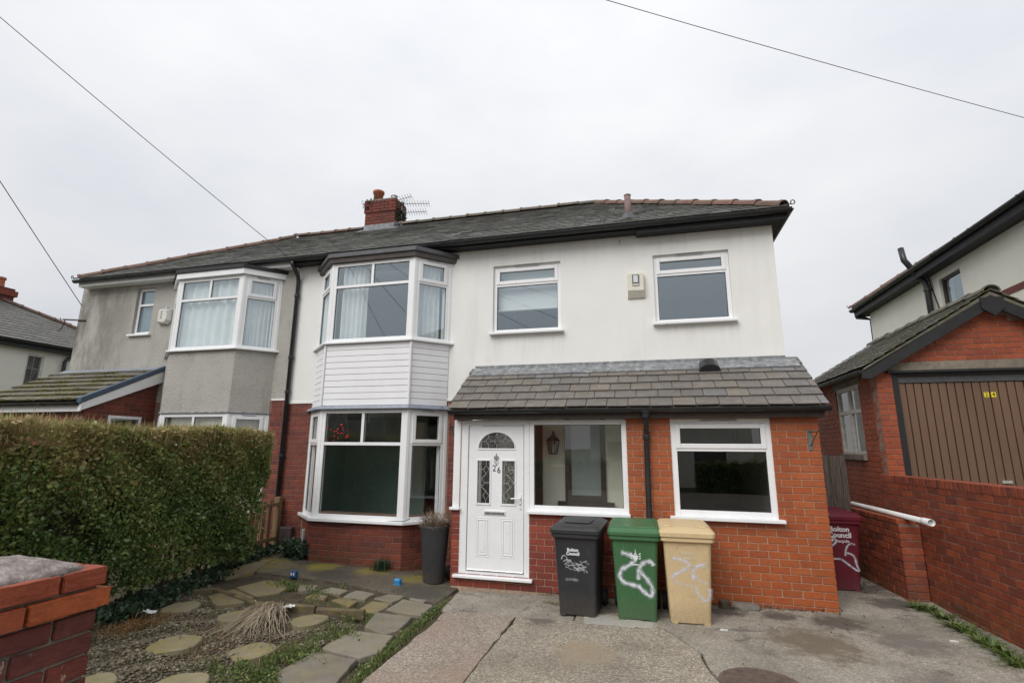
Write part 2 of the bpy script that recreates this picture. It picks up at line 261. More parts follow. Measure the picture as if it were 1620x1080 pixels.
def binmat(name, col, rough=.42, fade=.25):
    k = N(name); n = k.noise(3, 6, .65, stretch=(1, 1, .4)); c = k.mix(k.ramp(n, [(.35, 0.), (.75, fade)]), col, tuple(min(1, x*1.5+.03) for x in col))
    d = k.noise(14, 6, .75); c = k.mix(k.ramp(d, [(.56, 0.), (.78, .55)]), c, tuple(x*.4 for x in col))
    sc_ = k.noise(60, 3, .6, stretch=(1, 1, .08)); c = k.mix(k.ramp(sc_, [(.62, 0.), (.70, .35)]), c, tuple(min(1, x*1.6+.05) for x in col))
    mud = k.math('MULTIPLY', k.ramp(k.math('ADD', k.xyz()[2], k.math('MULTIPLY', k.noise(9, 5, .7), .22)), [(.08, .75), (.36, 0.)]), k.ramp(k.noise(35, 5, .7), [(.35, .3), (.65, 1.)])); c = k.mix(k.math('MULTIPLY', mud, .7), c, (.11, .09, .065))
    M[name] = k.done(c, k.ramp(n, [(.3, rough-.08), (.7, rough+.12)]), k.bump(k.noise(160, 2), .12, .002), spec=.4)
binmat('bin_black', (.028, .029, .032)); binmat('bin_green', (.045, .13, .052)); binmat('bin_beige', (.57, .435, .25), .5, .2); binmat('bin_maroon', (.125, .010, .022))
brickmat_done = True; binmat('planter_grey', (.035, .036, .038), .55); simple('rubber', (.012, .012, .012), .8, .2, 20)
simple('print_white', (.74, .76, .78), .6, .05, 20); simple('print_faded', (.62, .53, .38), .6, .1, 30); simple('print_black', (.03, .03, .032), .5, .1, 20)
simple('print_yellow', (.80, .66, .02), .5, .05, 20); simple('sticker_red', (.55, .012, .025), .5, .1, 20); simple('sticker_white', (.75, .74, .72), .5, .1, 20)
simple('blue_plastic', (.03, .22, .48), .4, .2, 20); simple('blue_dark', (.03, .09, .22), .4, .2, 20); simple('paper', (.62, .63, .62), .8, .2, 20)
simple('manhole_iron', (.13, .092, .075), .75, .35, 16, .4, 60); simple('cable_black', (.035, .03, .035), .6, .1, 10)
k = N('spray'); u = k.n('ShaderNodeUVMap').outputs[0]; x = k.xyz(u); a = k.math('SUBTRACT', 1., k.math('ABSOLUTE', x[1])); 
a = k.math('MULTIPLY', k.math('POWER', a, 1.5), k.ramp(k.noise(22, 4, .6), [(.28, .25), (.6, 1.05)])); a = k.math('MULTIPLY', a, k.ramp(k.noise(420, 2), [(.35, .6), (.6, 1.1)]))
a = k.math('MULTIPLY', a, x[0], clamp=True); M['spray'] = k.done((.74, .76, .84), .7, None, alpha=a)

# ------------------------------------------------------------------ mesh tools
class B:
    def __init__(s): s.v = []; s.f = []; s.m = []; s.uv = None
    def add(s, vs, fs, m=0):
        o = len(s.v); s.v += [tuple(map(float, p)) for p in vs]; s.f += [tuple(i+o for i in q) for q in fs]; s.m += [m]*len(fs); return s
    def hexa(s, p, m=0):   # 8 points: bottom ring 0-3, top ring 4-7
        return s.add(p, [(3, 2, 1, 0), (4, 5, 6, 7), (0, 1, 5, 4), (1, 2, 6, 5), (2, 3, 7, 6), (3, 0, 4, 7)], m)
    def box(s, x0, x1, y0, y1, z0, z1, m=0):
        return s.hexa([(x0, y0, z0), (x1, y0, z0), (x1, y1, z0), (x0, y1, z0), (x0, y0, z1), (x1, y0, z1), (x1, y1, z1), (x0, y1, z1)], m)
    def fbox(s, F, a0, a1, b0, b1, d0, d1, m=0):
        return s.hexa([F(a0, b0, d1), F(a1, b0, d1), F(a1, b0, d0), F(a0, b0, d0), F(a0, b1, d1), F(a1, b1, d1), F(a1, b1, d0), F(a0, b1, d0)], m)
    def prism(s, poly, z0, z1, m=0):
        n = len(poly); z0 = z0 if hasattr(z0, '__len__') else [z0]*n; z1 = z1 if hasattr(z1, '__len__') else [z1]*n
        return s.add([(p[0], p[1], z) for p, z in zip(poly, z0)]+[(p[0], p[1], z) for p, z in zip(poly, z1)],
                     [tuple(range(n-1, -1, -1)), tuple(range(n, 2*n))]+[(i, (i+1) % n, n+(i+1) % n, n+i) for i in range(n)], m)
    def extr(s, pts, off, m=0):  # planar 3D polygon extruded along a vector
        n = len(pts); off = np.asarray(off); P = [np.asarray(p, float) for p in pts]
        return s.add(P+[p+off for p in P], [tuple(range(n-1, -1, -1)), tuple(range(n, 2*n))]+[(i, (i+1) % n, n+(i+1) % n, n+i) for i in range(n)], m)
    def tube(s, path, r, n=8, m=0, cap=True):
        P = [Vector(p) for p in path]; R = r if hasattr(r, '__len__') else [r]*len(P); o = len(s.v); ref = None
        for i, p in enumerate(P):
            t = (P[min(i+1, len(P)-1)]-P[max(i-1, 0)]).normalized()
            if ref is None: ref = t.orthogonal().normalized()
            ref = (ref-t*ref.dot(t)).normalized(); b = t.cross(ref)
            for j in range(n):
                a = 2*math.pi*j/n; q = p+(ref*math.cos(a)+b*math.sin(a))*R[i]; s.v.append(tuple(q))
        for i in range(len(P)-1):
            for j in range(n): s.f.append((o+i*n+j, o+i*n+(j+1) % n, o+(i+1)*n+(j+1) % n, o+(i+1)*n+j)); s.m.append(m)
        if cap:
            s.f.append(tuple(o+j for j in range(n-1, -1, -1))); s.f.append(tuple(o+(len(P)-1)*n+j for j in range(n))); s.m += [m, m]
        return s
    def lathe(s, prof, c, n=20, m=0):
        o = len(s.v)
        for r, z in prof:
            for j in range(n): a = 2*math.pi*j/n; s.v.append((c[0]+r*math.cos(a), c[1]+r*math.sin(a), c[2]+z))
        for i in range(len(prof)-1):
            for j in range(n): s.f.append((o+i*n+j, o+i*n+(j+1) % n, o+(i+1)*n+(j+1) % n, o+(i+1)*n+j)); s.m.append(m)
        s.f.append(tuple(o+j for j in range(n-1, -1, -1))); s.f.append(tuple(o+(len(prof)-1)*n+j for j in range(n))); s.m += [m, m]
        return s
    def loft(s, rings, m=0, cap=True):
        o = len(s.v); n = len(rings[0])
        for r in rings: s.v += [tuple(map(float, p)) for p in r]
        for i in range(len(rings)-1):
            for j in range(n): s.f.append((o+i*n+j, o+i*n+(j+1) % n, o+(i+1)*n+(j+1) % n, o+(i+1)*n+j)); s.m.append(m)
        if cap: s.f.append(tuple(o+j for j in range(n-1, -1, -1))); s.f.append(tuple(o+(len(rings)-1)*n+j for j in range(n))); s.m += [m, m]
        return s
    def mesh(s, name, recalc=True):
        me = bpy.data.meshes.new(name); me.from_pydata(s.v, [], s.f)
        if recalc:
            bm = bmesh.new(); bm.from_mesh(me); bmesh.ops.recalc_face_normals(bm, faces=bm.faces); bm.to_mesh(me); bm.free()
        return me
    def obj(s, name, mat, parent=None, smooth=False, bevel=0, kind=None, label=None, recalc=True):
        me = s.mesh(name, recalc); mats = mat if isinstance(mat, (list, tuple)) else [mat]
        for x in mats: me.materials.append(M[x])
        if len(mats) > 1: me.polygons.foreach_set('material_index', s.m)
        if smooth: me.polygons.foreach_set('use_smooth', [True]*len(me.polygons))
        o = bpy.data.objects.new(name, me); COL.objects.link(o); setp(o, parent)
        if bevel:
            b = o.modifiers.new('bevel', 'BEVEL'); b.width = bevel; b.segments = 2; b.limit_method = 'ANGLE'; b.angle_limit = rad(40)
        if kind: o['kind'] = kind
        if label: o['label'] = label
        return o
def setp(o, parent):
    if parent is None: return
    o.parent = parent; p = parent; m = Matrix.Identity(4)
    chain = []
    while p is not None: chain.append(p); p = p.parent
    for q in reversed(chain): m = m @ (q.matrix_parent_inverse @ q.matrix_basis)
    o.matrix_parent_inverse = m.inverted()
def thing(name, label, cat, loc=(0, 0, 0), group=None):
    e = bpy.data.objects.new(name, None); COL.objects.link(e); e.location = tuple(map(float, loc)); e.empty_display_size = .2
    tag(e, label, cat, group); return e
def tag(o, label, cat, group=None):
    o['label'] = label; o['category'] = cat
    if group: o['group'] = group
    return o
def frame(O, u, n):
    O = np.array(O, float); u = np.array(u, float); u = u/np.linalg.norm(u); n = np.array(n, float); n = n/np.linalg.norm(n)
    F = lambda a, b, d=0.: O+u*a+n*d+np.array([0, 0, 1.])*b
    F.O = O; F.u = u; F.n = n; return F
def holes_rects(a0, a1, b0, b1, holes):
    A = sorted({a0, a1, *[min(max(h[i], a0), a1) for h in holes for i in (0, 1)]}); Bz = sorted({b0, b1, *[min(max(h[i], b0), b1) for h in holes for i in (2, 3)]})
    out = []
    for i in range(len(A)-1):
        run = None
        for j in range(len(Bz)-1):
            ca, cb = (A[i]+A[i+1])/2, (Bz[j]+Bz[j+1])/2
            solid = not any(h[0] < ca < h[1] and h[2] < cb < h[3] for h in holes)
            if solid: run = [run[0], Bz[j+1]] if run else [Bz[j], Bz[j+1]]
            if (not solid or j == len(Bz)-2) and run: out.append((A[i], A[i+1], *run)); run = None
    return out
BRK = {}
def brick_mesh(L, H, D, mat, chip=0):
    key = (round(L*200), round(H*400), round(D*200), mat, chip)
    if key in BRK: return BRK[key]
    bm = bmesh.new(); bmesh.ops.create_cube(bm, size=1)
    r = random.Random(str(key))
    for v in bm.verts: v.co = Vector((v.co.x*L, v.co.y*D, v.co.z*H))
    bmesh.ops.bevel(bm, geom=list(bm.edges), offset=.0035, segments=1, affect='EDGES', profile=.5)
    if 'pier' in mat:
        bmesh.ops.subdivide_edges(bm, edges=list(bm.edges), cuts=4, use_grid_fill=True)
        for v in bm.verts:
            e = sum(abs(abs(c)-h/2) < .006 for c, h in zip(v.co, (L, D, H)))
            v.co += Vector((r.gauss(0, 1), r.gauss(0, 1), r.gauss(0, 1)))*(.0005 if e < 2 else .0011)
    for v in bm.verts: v.co += Vector((r.uniform(-1, 1), r.uniform(-1, 1), r.uniform(-1, 1)))*(.0012 if 'pier' not in mat else .0004)
    me = bpy.data.meshes.new('brick'); bm.to_mesh(me); bm.free(); me.materials.append(M[mat]); BRK[key] = me; return me
def visible(p, mg=25):
    x, y, z = proj(p); return z > .1 and -mg < x < 1620+mg and -mg < y < 1080+mg
def bricks(part, F, a0, a1, b0, b1, mat, holes=(), course=.086, blen=.229, joint=.010, depth=.1, clip=None, shift=0., one_by_one=True, limit=300, jig=.0012):
    """stretcher bond on the face of `part`; those out of view or past the limit are joined"""
    H = course-joint; nb = int(math.ceil((b1-b0)/course-1e-6)); rest = B(); cnt = 0
    for j in range(nb):
        z0 = b0+j*course; z1 = min(z0+H, b1)
        if z1-z0 < .02: continue
        zc = (z0+z1)/2; x = a0-(blen/2 if j % 2 else 0)-shift
        spans = []
        while x < a1:
            spans.append((max(x, a0), min(x+blen-joint, a1))); x += blen
        if len(spans) > 1 and spans[-1][1]-spans[-1][0] < .055: spans = spans[:-2]+[(spans[-2][0], spans[-1][1])]
        if len(spans) > 1 and spans[0][1]-spans[0][0] < .055: spans = [(spans[0][0], spans[1][1])]+spans[2:]
        if spans and a1-spans[-1][1] < joint+.001: spans[-1] = (spans[-1][0], a1)
        hs = sorted([(h[0], h[1]) for h in holes if h[2] < zc < h[3]])
        for s0, s1 in spans:
            segs = [(s0, s1)]
            for h0, h1 in hs:
                ns = []
                for q0, q1 in segs:
                    if h1 <= q0 or h0 >= q1: ns.append((q0, q1)); continue
                    if q0 < h0: ns.append((q0, h0))
                    if q1 > h1: ns.append((h1, q1))
                segs = ns
            for q0, q1 in segs:
                if clip:
                    r = clip(q0, q1, zc)
                    if r is None: continue
                    q0, q1 = r
                if q1-q0 < .03: continue
                c = F((q0+q1)/2, zc, -depth/2+random.uniform(-jig, jig))
                if one_by_one and cnt < limit and visible(c):
                    o = bpy.data.objects.new('brick', brick_mesh(q1-q0, z1-z0, depth, mat)); COL.objects.link(o)
                    o.matrix_basis = Matrix.Translation(c) @ Matrix(((F.u[0], -F.n[0], 0, 0), (F.u[1], -F.n[1], 0, 0), (F.u[2], -F.n[2], 1, 0), (0, 0, 0, 1))) @ Matrix.Rotation(random.uniform(-.003, .003), 4, 'Y')
                    setp(o, part); cnt += 1
                else: rest.fbox(F, q0, q1, z0, z1, -depth, random.uniform(-jig, jig))
    if rest.v: rest.obj('distant_brickwork', mat, part, kind='stuff')
def wallpart(name, F, a0, a1, b0, b1, d0, d1, mat, parent, holes=(), bevel=0):
    b = B()
    for r in holes_rects(a0, a1, b0, b1, holes): b.fbox(F, *r, d0, d1)
    return b.obj(name, mat, parent, bevel=bevel)
def leaves(name, P, size, tone, mat, parent=None, up=.0, aspect=.55, kind=None, nrm=None):
    """P: n x 3 centres; one folded two-triangle leaf each, random direction"""
    n = len(P); d = RNG.normal(size=(n, 3)); d[:, 2] += up; d /= np.linalg.norm(d, axis=1)[:, None]
    e = RNG.normal(size=(n, 3))
    if nrm is not None: e = np.cross(d, e*.6+np.asarray(nrm))
    else: e = np.cross(d, e)
    e /= np.linalg.norm(e, axis=1)[:, None]+1e-9
    s = (size*RNG.lognormal(-.05, .32, n).clip(.4, 2.0))[:, None]
    V = np.empty((n, 4, 3)); V[:, 0] = P; V[:, 1] = P+d*s*.5+e*s*aspect*.5; V[:, 2] = P+d*s; V[:, 3] = P+d*s*.5-e*s*aspect*.5
    me = bpy.data.meshes.new(name); me.vertices.add(n*4); me.vertices.foreach_set('co', V.ravel())
    me.loops.add(n*4); me.loops.foreach_set('vertex_index', np.arange(n*4)); me.polygons.add(n); me.polygons.foreach_set('loop_start', np.arange(n)*4); me.polygons.foreach_set('loop_total', np.full(n, 4))
    me.update(); a = me.attributes.new('tone', 'FLOAT', 'FACE'); a.data.foreach_set('value', np.clip(tone, 0, 1).astype(np.float32))
    me.materials.append(M[mat]); o = bpy.data.objects.new(name, me); COL.objects.link(o); setp(o, parent)
    if kind: o['kind'] = kind
    return o
def blades(name, roots, h, wd, mat, parent=None, lean=.5, kind=None, tone=None, dirs=None, seg=3):
    """grass blades / twigs: curved tapering strips"""
    n = len(roots); roots = np.asarray(roots, float); a = RNG.uniform(0, 2*math.pi, n)
    d = np.stack([np.cos(a), np.sin(a), np.zeros(n)], 1) if dirs is None else dirs
    H = h*RNG.uniform(.5, 1.25, n); L = lean*RNG.uniform(.2, 1.3, n); side = np.stack([-d[:, 1], d[:, 0], np.zeros(n)], 1)
    V = np.empty((n, (seg+1)*2, 3))
    for i in range(seg+1):
        t = i/seg; c = roots+d*(H*L*t*t)[:, None]+np.array([0, 0, 1.])*(H*(t-.35*L*t*t))[:, None]; w = wd*(1-t*.9)/2
        V[:, 2*i] = c+side*w; V[:, 2*i+1] = c-side*w
    idx = np.concatenate([np.array([2*i, 2*i+1, 2*i+3, 2*i+2]) for i in range(seg)]); k = (seg+1)*2
    me = bpy.data.meshes.new(name); me.vertices.add(n*k); me.vertices.foreach_set('co', V.ravel())
    li = (np.arange(n)[:, None]*k+idx[None]).ravel(); me.loops.add(len(li)); me.loops.foreach_set('vertex_index', li)
    me.polygons.add(n*seg); me.polygons.foreach_set('loop_start', np.arange(n*seg)*4); me.polygons.foreach_set('loop_total', np.full(n*seg, 4)); me.update()
    at_ = me.attributes.new('tone', 'FLOAT', 'FACE'); at_.data.foreach_set('value', np.repeat(RNG.uniform(0, 1, n) if tone is None else tone, seg).astype(np.float32))
    me.materials.append(M[mat]); o = bpy.data.objects.new(name, me); COL.objects.link(o); setp(o, parent)
    if kind: o['kind'] = kind
    return o
def text(name, s, F, a, b, size, mat, parent, d=.003, bold=0., align='CENTER', thick=.001, sx=1.):
    cu = bpy.data.curves.new('txt', 'FONT'); cu.body = s; cu.size = size; cu.align_x = align; cu.align_y = 'CENTER'; cu.offset = bold; cu.extrude = thick; cu.resolution_u = 3; cu.space_line = .85
    t = bpy.data.objects.new('txt', cu); COL.objects.link(t); bpy.context.view_layer.update()
    me = bpy.data.meshes.new_from_object(t.evaluated_get(bpy.context.evaluated_depsgraph_get())); bpy.data.objects.remove(t); bpy.data.curves.remove(cu)
    c = F(a, b, d); w = np.cross(F.u, -F.n) if not hasattr(F, 'w') else F.w
    me.transform(Matrix(((F.u[0]*sx, w[0], F.n[0], c[0]), (F.u[1]*sx, w[1], F.n[1], c[1]), (F.u[2]*sx, w[2], F.n[2], c[2]), (0, 0, 0, 1))))
    me.materials.clear(); me.materials.append(M[mat]); o = bpy.data.objects.new(name, me); COL.objects.link(o); setp(o, parent); return o
# ------------------------------------------------------------------ ground heights
def gz(x, y):
    t = min(1, max(0, (-4.75-x)/1.6)); t = t*t*(3-2*t); u = min(1, max(0, (-6.2-x)/3)); 
    return .016*max(min(x, 1.2), -4.8)+.012+t*.11+u*.05
def onG(px, py, dz=0.):
    z = 0.
    for _ in range(8): p = onZ(px, py, z+dz); z = gz(p[0], p[1])
    return np.array([p[0], p[1], z+dz])
# ------------------------------------------------------------------ windows
def window(parent, F, Wd, H, rows, name='window', fw=.058, tw=.05, depth=.07, out=.0, glass='glass', sill=True, vent=False, label=None, sillproj=.07, sillext=.05):
    """rows bottom to top: (height fraction end, [column fraction ends], [sash flags])"""
    fr = B(); d1 = out; d0 = out-depth; G = .007
    fr.fbox(F, 0, fw, 0, H, d0, d1); fr.fbox(F, Wd-fw, Wd, 0, H, d0, d1); fr.fbox(F, fw, Wd-fw, 0, fw, d0, d1-.002); fr.fbox(F, fw, Wd-fw, H-fw, H, d0, d1-.002)
    iw, ih = Wd-2*fw, H-2*fw; y = 0; cells = []
    for ri, (fe, cols, sash) in enumerate(rows):
        y0 = fw+ih*y+(tw/2 if ri else 0); last = ri == len(rows)-1; y1 = fw+ih*fe-(0 if last else tw/2)
        if not last: fr.fbox(F, fw, Wd-fw, y1, y1+tw, d0, d1-.004)
        x = 0
        for ci, ce in enumerate(cols):
            x0 = fw+iw*x+(tw/2 if ci else 0); lc = ci == len(cols)-1; x1 = fw+iw*ce-(0 if lc else tw/2)
            if not lc: fr.fbox(F, x1, x1+tw, y0, y1, d0, d1-.006)
            cells.append((x0, x1, y0, y1, sash[ci])); x = ce
        y = fe
    gk = []
    for (x0, x1, y0, y1, s) in cells:
        if s: x0 += .046; x1 -= .046; y0 += .046; y1 -= .046
        gk.append((x0, x1, y0, y1))
        dd = d1-.016
        for q in ((x0, x0+G, y0, y1), (x1-G, x1, y0, y1), (x0+G, x1-G, y0, y0+G), (x0+G, x1-G, y1-G, y1)): fr.fbox(F, *q, dd-.012, dd, 1)
    w = fr.obj(name, ['upvc', 'black_plastic'], parent, bevel=.004, label=label)
    for (x0, x1, y0, y1, s), g in zip(cells, gk):
        if s:
            b = B(); q = .049; e = d1+.012
            b.fbox(F, x0-.012, x0+q, y0-.012, y1+.012, d0+.01, e); b.fbox(F, x1-q, x1+.012, y0-.012, y1+.012, d0+.01, e); b.fbox(F, x0+q, x1-q, y0-.012, y0+q, d0+.01, e-.002); b.fbox(F, x0+q, x1-q, y1-q, y1+.012, d0+.01, e-.002)
            so_ = b.obj('sash', 'upvc', w, bevel=.006)
        B().add([F(g[0], g[2], d1-.03), F(g[1], g[2], d1-.03), F(g[1], g[3], d1-.03), F(g[0], g[3], d1-.03)], [(0, 1, 2, 3)]).obj('pane', glass, w, recalc=False)
    if sill:
        B().fbox(F, -sillext, Wd+sillext, -.04, .002, -.05, sillproj).obj('sill', 'upvc', w, bevel=.006)
    if vent:
        B().fbox(F, Wd*.32, Wd*.68, H-.034, H-.016, d1-.004, d1+.02).obj('trickle_vent', 'plastic_grey', w, bevel=.004)
    return w, cells
def offs(pts, d, Yw):
    """plan polyline of a splayed bay, pushed outward by d, ends kept on the wall line"""
    P = [np.array(p, float) for p in pts]; L = []
    for i in range(3):
        u = P[i+1]-P[i]; u /= np.linalg.norm(u); n = np.array([u[1], -u[0]]); L.append((P[i]+n*d, u))
    def meet(a, b):
        (p, u), (q, v) = a, b; t = np.linalg.solve(np.array([u, -v]).T, q-p); return p+u*t[0]
    wl = (np.array([0, Yw]), np.array([1., 0.])); return [meet(L[0], wl), meet(L[0], L[1]), meet(L[1], L[2]), meet(L[2], wl)]
def slope_tiles(name, parent, O, u, v, n, rows, gauge, width, mat, lim, th=.008, over=1.35, each=False, joined='roof_slate', half=True, jit=.004, piece='slate', skip=None):
    O, u, v, n = [np.array(a, float) for a in (O, u, v, n)]; b = B(); lst = []
    for j in range(rows):
        a0, a1 = lim(j*gauge); off = (width/2 if (j % 2 and half) else 0)+random.uniform(-.02, .02)
        x = a0-off
        while x < a1-.02:
            w = width+random.uniform(-.012, .012); p0 = max(x, a0); p1 = min(x+w-.009, a1); x += w
            if p1-p0 < .04: continue
            if skip and skip(p0, p1, j): continue
            s0 = j*gauge+random.uniform(-jit, jit); s1 = j*gauge+gauge*over; h = th*1.6+random.uniform(0, .003)
            sk = random.uniform(-jit, jit)
            pts = [O+u*p0+v*s0+n*h, O+u*p1+v*(s0+sk)+n*h, O+u*p1+v*s1+n*.001, O+u*p0+v*s1+n*.001]
            q = pts+[p+n*th for p in pts]
            if each: B().hexa(q).obj(piece, mat, parent, bevel=0)
            else: b.hexa(q)
    if not each: o = b.obj(name, mat, parent, kind='stuff'); return o
RT_MESH = {}
def ridge_mesh(L, mat, r=.115):
    k = (round(L*50), mat)
    if k in RT_MESH: return RT_MESH[k]
    rings = []; n = 9
    for x, s in ((0, 1.13), (.05, 1.13), (.056, 1.), (L+.02, .96)):
        o = [(x, math.cos(math.pi*i/(n-1))*r*s, math.sin(math.pi*i/(n-1))*r*s*.85-.03) for i in range(n)]
        i_ = [(x, math.cos(math.pi*i/(n-1))*(r*s-.018), math.sin(math.pi*i/(n-1))*(r*s-.018)*.85-.03) for i in range(n-1, -1, -1)]
        rings.append(o+i_)
    me = B().loft(rings).mesh('ridge_tile'); me.materials.append(M[mat]); RT_MESH[k] = me; return me
def ridge_line(parent, p0, p1, mat, L=.42, name='ridge_tile', r=.115):
    p0, p1 = Vector(p0), Vector(p1); n = max(1, round((p1-p0).length/L)); d = (p1-p0)/n; x = d.normalized(); y = Vector((0, 0, 1)).cross(x).normalized(); z = x.cross(y)
    for i in range(n):
        o = bpy.data.objects.new(name, ridge_mesh(d.length, mat, r)); COL.objects.link(o); c = p0+d*i
        jz = random.uniform(-.008, .008)
        o.matrix_basis = Matrix(((x.x, y.x, z.x, c.x), (x.y, y.y, z.y, c.y), (x.z, y.z, z.z, c.z+jz), (0, 0, 0, 1))) @ Matrix.Rotation(random.uniform(-.03, .03), 4, 'X'); setp(o, parent)
def gutter(parent, p0, p1, out, r=.058, mat='black_plastic', nb=6, name='gutter', brk=True):
    """half-round gutter from p0 to p1, `out` = unit outward vector"""
    p0, p1, out = np.array(p0, float), np.array(p1, float), np.array(out, float); prof = []
    for i in range(9):
        a = math.pi*i/8; prof.append(out*(math.cos(a)*r)+np.array([0, 0, -1.])*math.sin(a)*r)
    inn = [q*.9 for q in prof][::-1]; ring = prof+inn
    g = B().loft([[p0+q for q in ring], [p1+q for q in ring]]).obj(name, mat, parent, smooth=False)
    d = (p1-p0); L = np.linalg.norm(d); d /= L
    for i in range(nb if brk else 0):
        c = p0+d*L*(i+.5)/nb; ring2 = [q*1.13+np.array([0, 0, .004]) for q in prof]+[q*.98 for q in prof][::-1]
        B().loft([[c-d*.02+q for q in ring2], [c+d*.02+q for q in ring2]]).obj('gutter_bracket', mat, g)
    for e in (p0, p1):
        B().extr([e+q for q in prof], d*(.006 if e is p0 else -.006)).obj('gutter_end', mat, g)
    return g
def downpipe(parent, path, r=.036, mat='black_plastic', clips=(), square=False):
    o = B().tube(path, r, 12).obj('downpipe', mat, parent, smooth=True)
    for c in clips: B().lathe([(r+.010, -.03), (r+.012, -.02), (r+.012, .02), (r+.010, .03)], c, 14).obj('pipe_clip', mat, o)
    return o
YW = .831
# =================================================================== THE WHITE HOUSE
H = thing('semi_detached_house', 'white rendered semi with red brick ground floor and orange brick front extension', 'house', (-4.3, YW, 0))
FY = frame((0, YW, 0), (1, 0, 0), (0, -1, 0))       # a = world X
WA = (-4.568, -3.388, 3.775, 4.972); WB = (-1.881, -.743, 3.798, 4.925)
BAY = offs([(-8.04, YW), (-7.46, .30), (-5.815, .30), (-5.30, YW)], -.03, YW)
XL = -8.545; XR = -.094
hol = [WA, WB, (-7.92, -5.42, 3.66, 5.07)]
wallpart('rendered_wall', FY, XL, XR, 2.66, 5.32, -.25, 0, 'render_white', H, hol)
B().box(XL, XR, YW-.012, YW+.05, 2.635, 2.672).obj('render_edge', 'render_white', H)
bw = wallpart('brick_wall', FY, XL, -4.88, -.1, 2.64, -.25, -.009, 'mortar_old', H, [(-7.92, -5.42, .74, 2.45)])
bricks(bw, FY, XL, -4.88, -.008, 2.635, 'brick_old', [(-8.03, -5.31, -.2, 2.7)], blen=.235)
# side wall, back wall, inner floors
B().box(XR-.25, XR, YW+.25, 6.3, 0, 5.32).obj('side_wall', 'render_white', H)
B().box(XL, XR, 6.3, 6.55, 0, 5.32).obj('back_wall', 'render_white', H)
B().box(XL+.01, XR-.25, YW+.25, 6.3, 0, .14).obj('floor', 'carpet', H); B().box(XL+.01, XR-.25, YW+.25, 6.3, 2.47, 2.72).obj('upper_floor', 'interior_paint', H); B().box(XL+.01, XR-.25, YW+.25, 6.3, 5.18, 5.3).obj('upper_ceiling', 'interior_white', H)
for nm, a in (('partition_wall', (XL+.01, -5.05, 4.6, 4.7, .14, 2.47, 'interior_green')), ('partition_wall', (XL+.1, -6.55, 2.7, 2.8, .14, 2.47, 'interior_green')), ('partition_wall', (-5.05, -4.95, YW+.25, 6.3, .14, 2.47, 'interior_dark')), ('partition_wall', (-2.35, XR-.25, 4.2, 4.3, .14, 2.47, 'interior_dark')),
              ('partition_wall', (XL+.01, XR-.25, 4.3, 4.4, 2.72, 5.18, 'interior_paint')), ('partition_wall', (-5.1, -5.0, YW+.25, 4.3, 2.72, 5.18, 'interior_paint')), ('partition_wall', (-2.7, -2.6, YW+.25, 4.3, 2.72, 5.18, 'interior_paint')), ('partition_wall', (XL+.002, XL+.1, YW+.25, 4.6, .14, 2.47, 'interior_green'))):
    B().box(*a[:6]).obj(nm, a[6], H)
# ---- upper windows
for (x0, x1, z0, z1), tf, lab in ((WA, .735, 'upper window with a half-drawn white blind'), (WB, .735, 'upper window beside the alarm box')):
    F = frame((x0, YW, z0), (1, 0, 0), (0, -1, 0))
    window(H, F, x1-x0, z1-z0, [(tf, [1], [0]), (1, [1], [1])], out=-.05, vent=True, label=lab, sillproj=.09, sillext=.045)
B().box(WA[0]+.05, WA[1]-.05, YW+.2, YW+.21, 4.22, 4.95).obj('roller_blind', 'blind', H)
B().box(WA[0]+.03, WA[1]-.03, YW+.17, YW+.24, 4.2, 4.215).obj('blind_bar', 'interior_white', H)
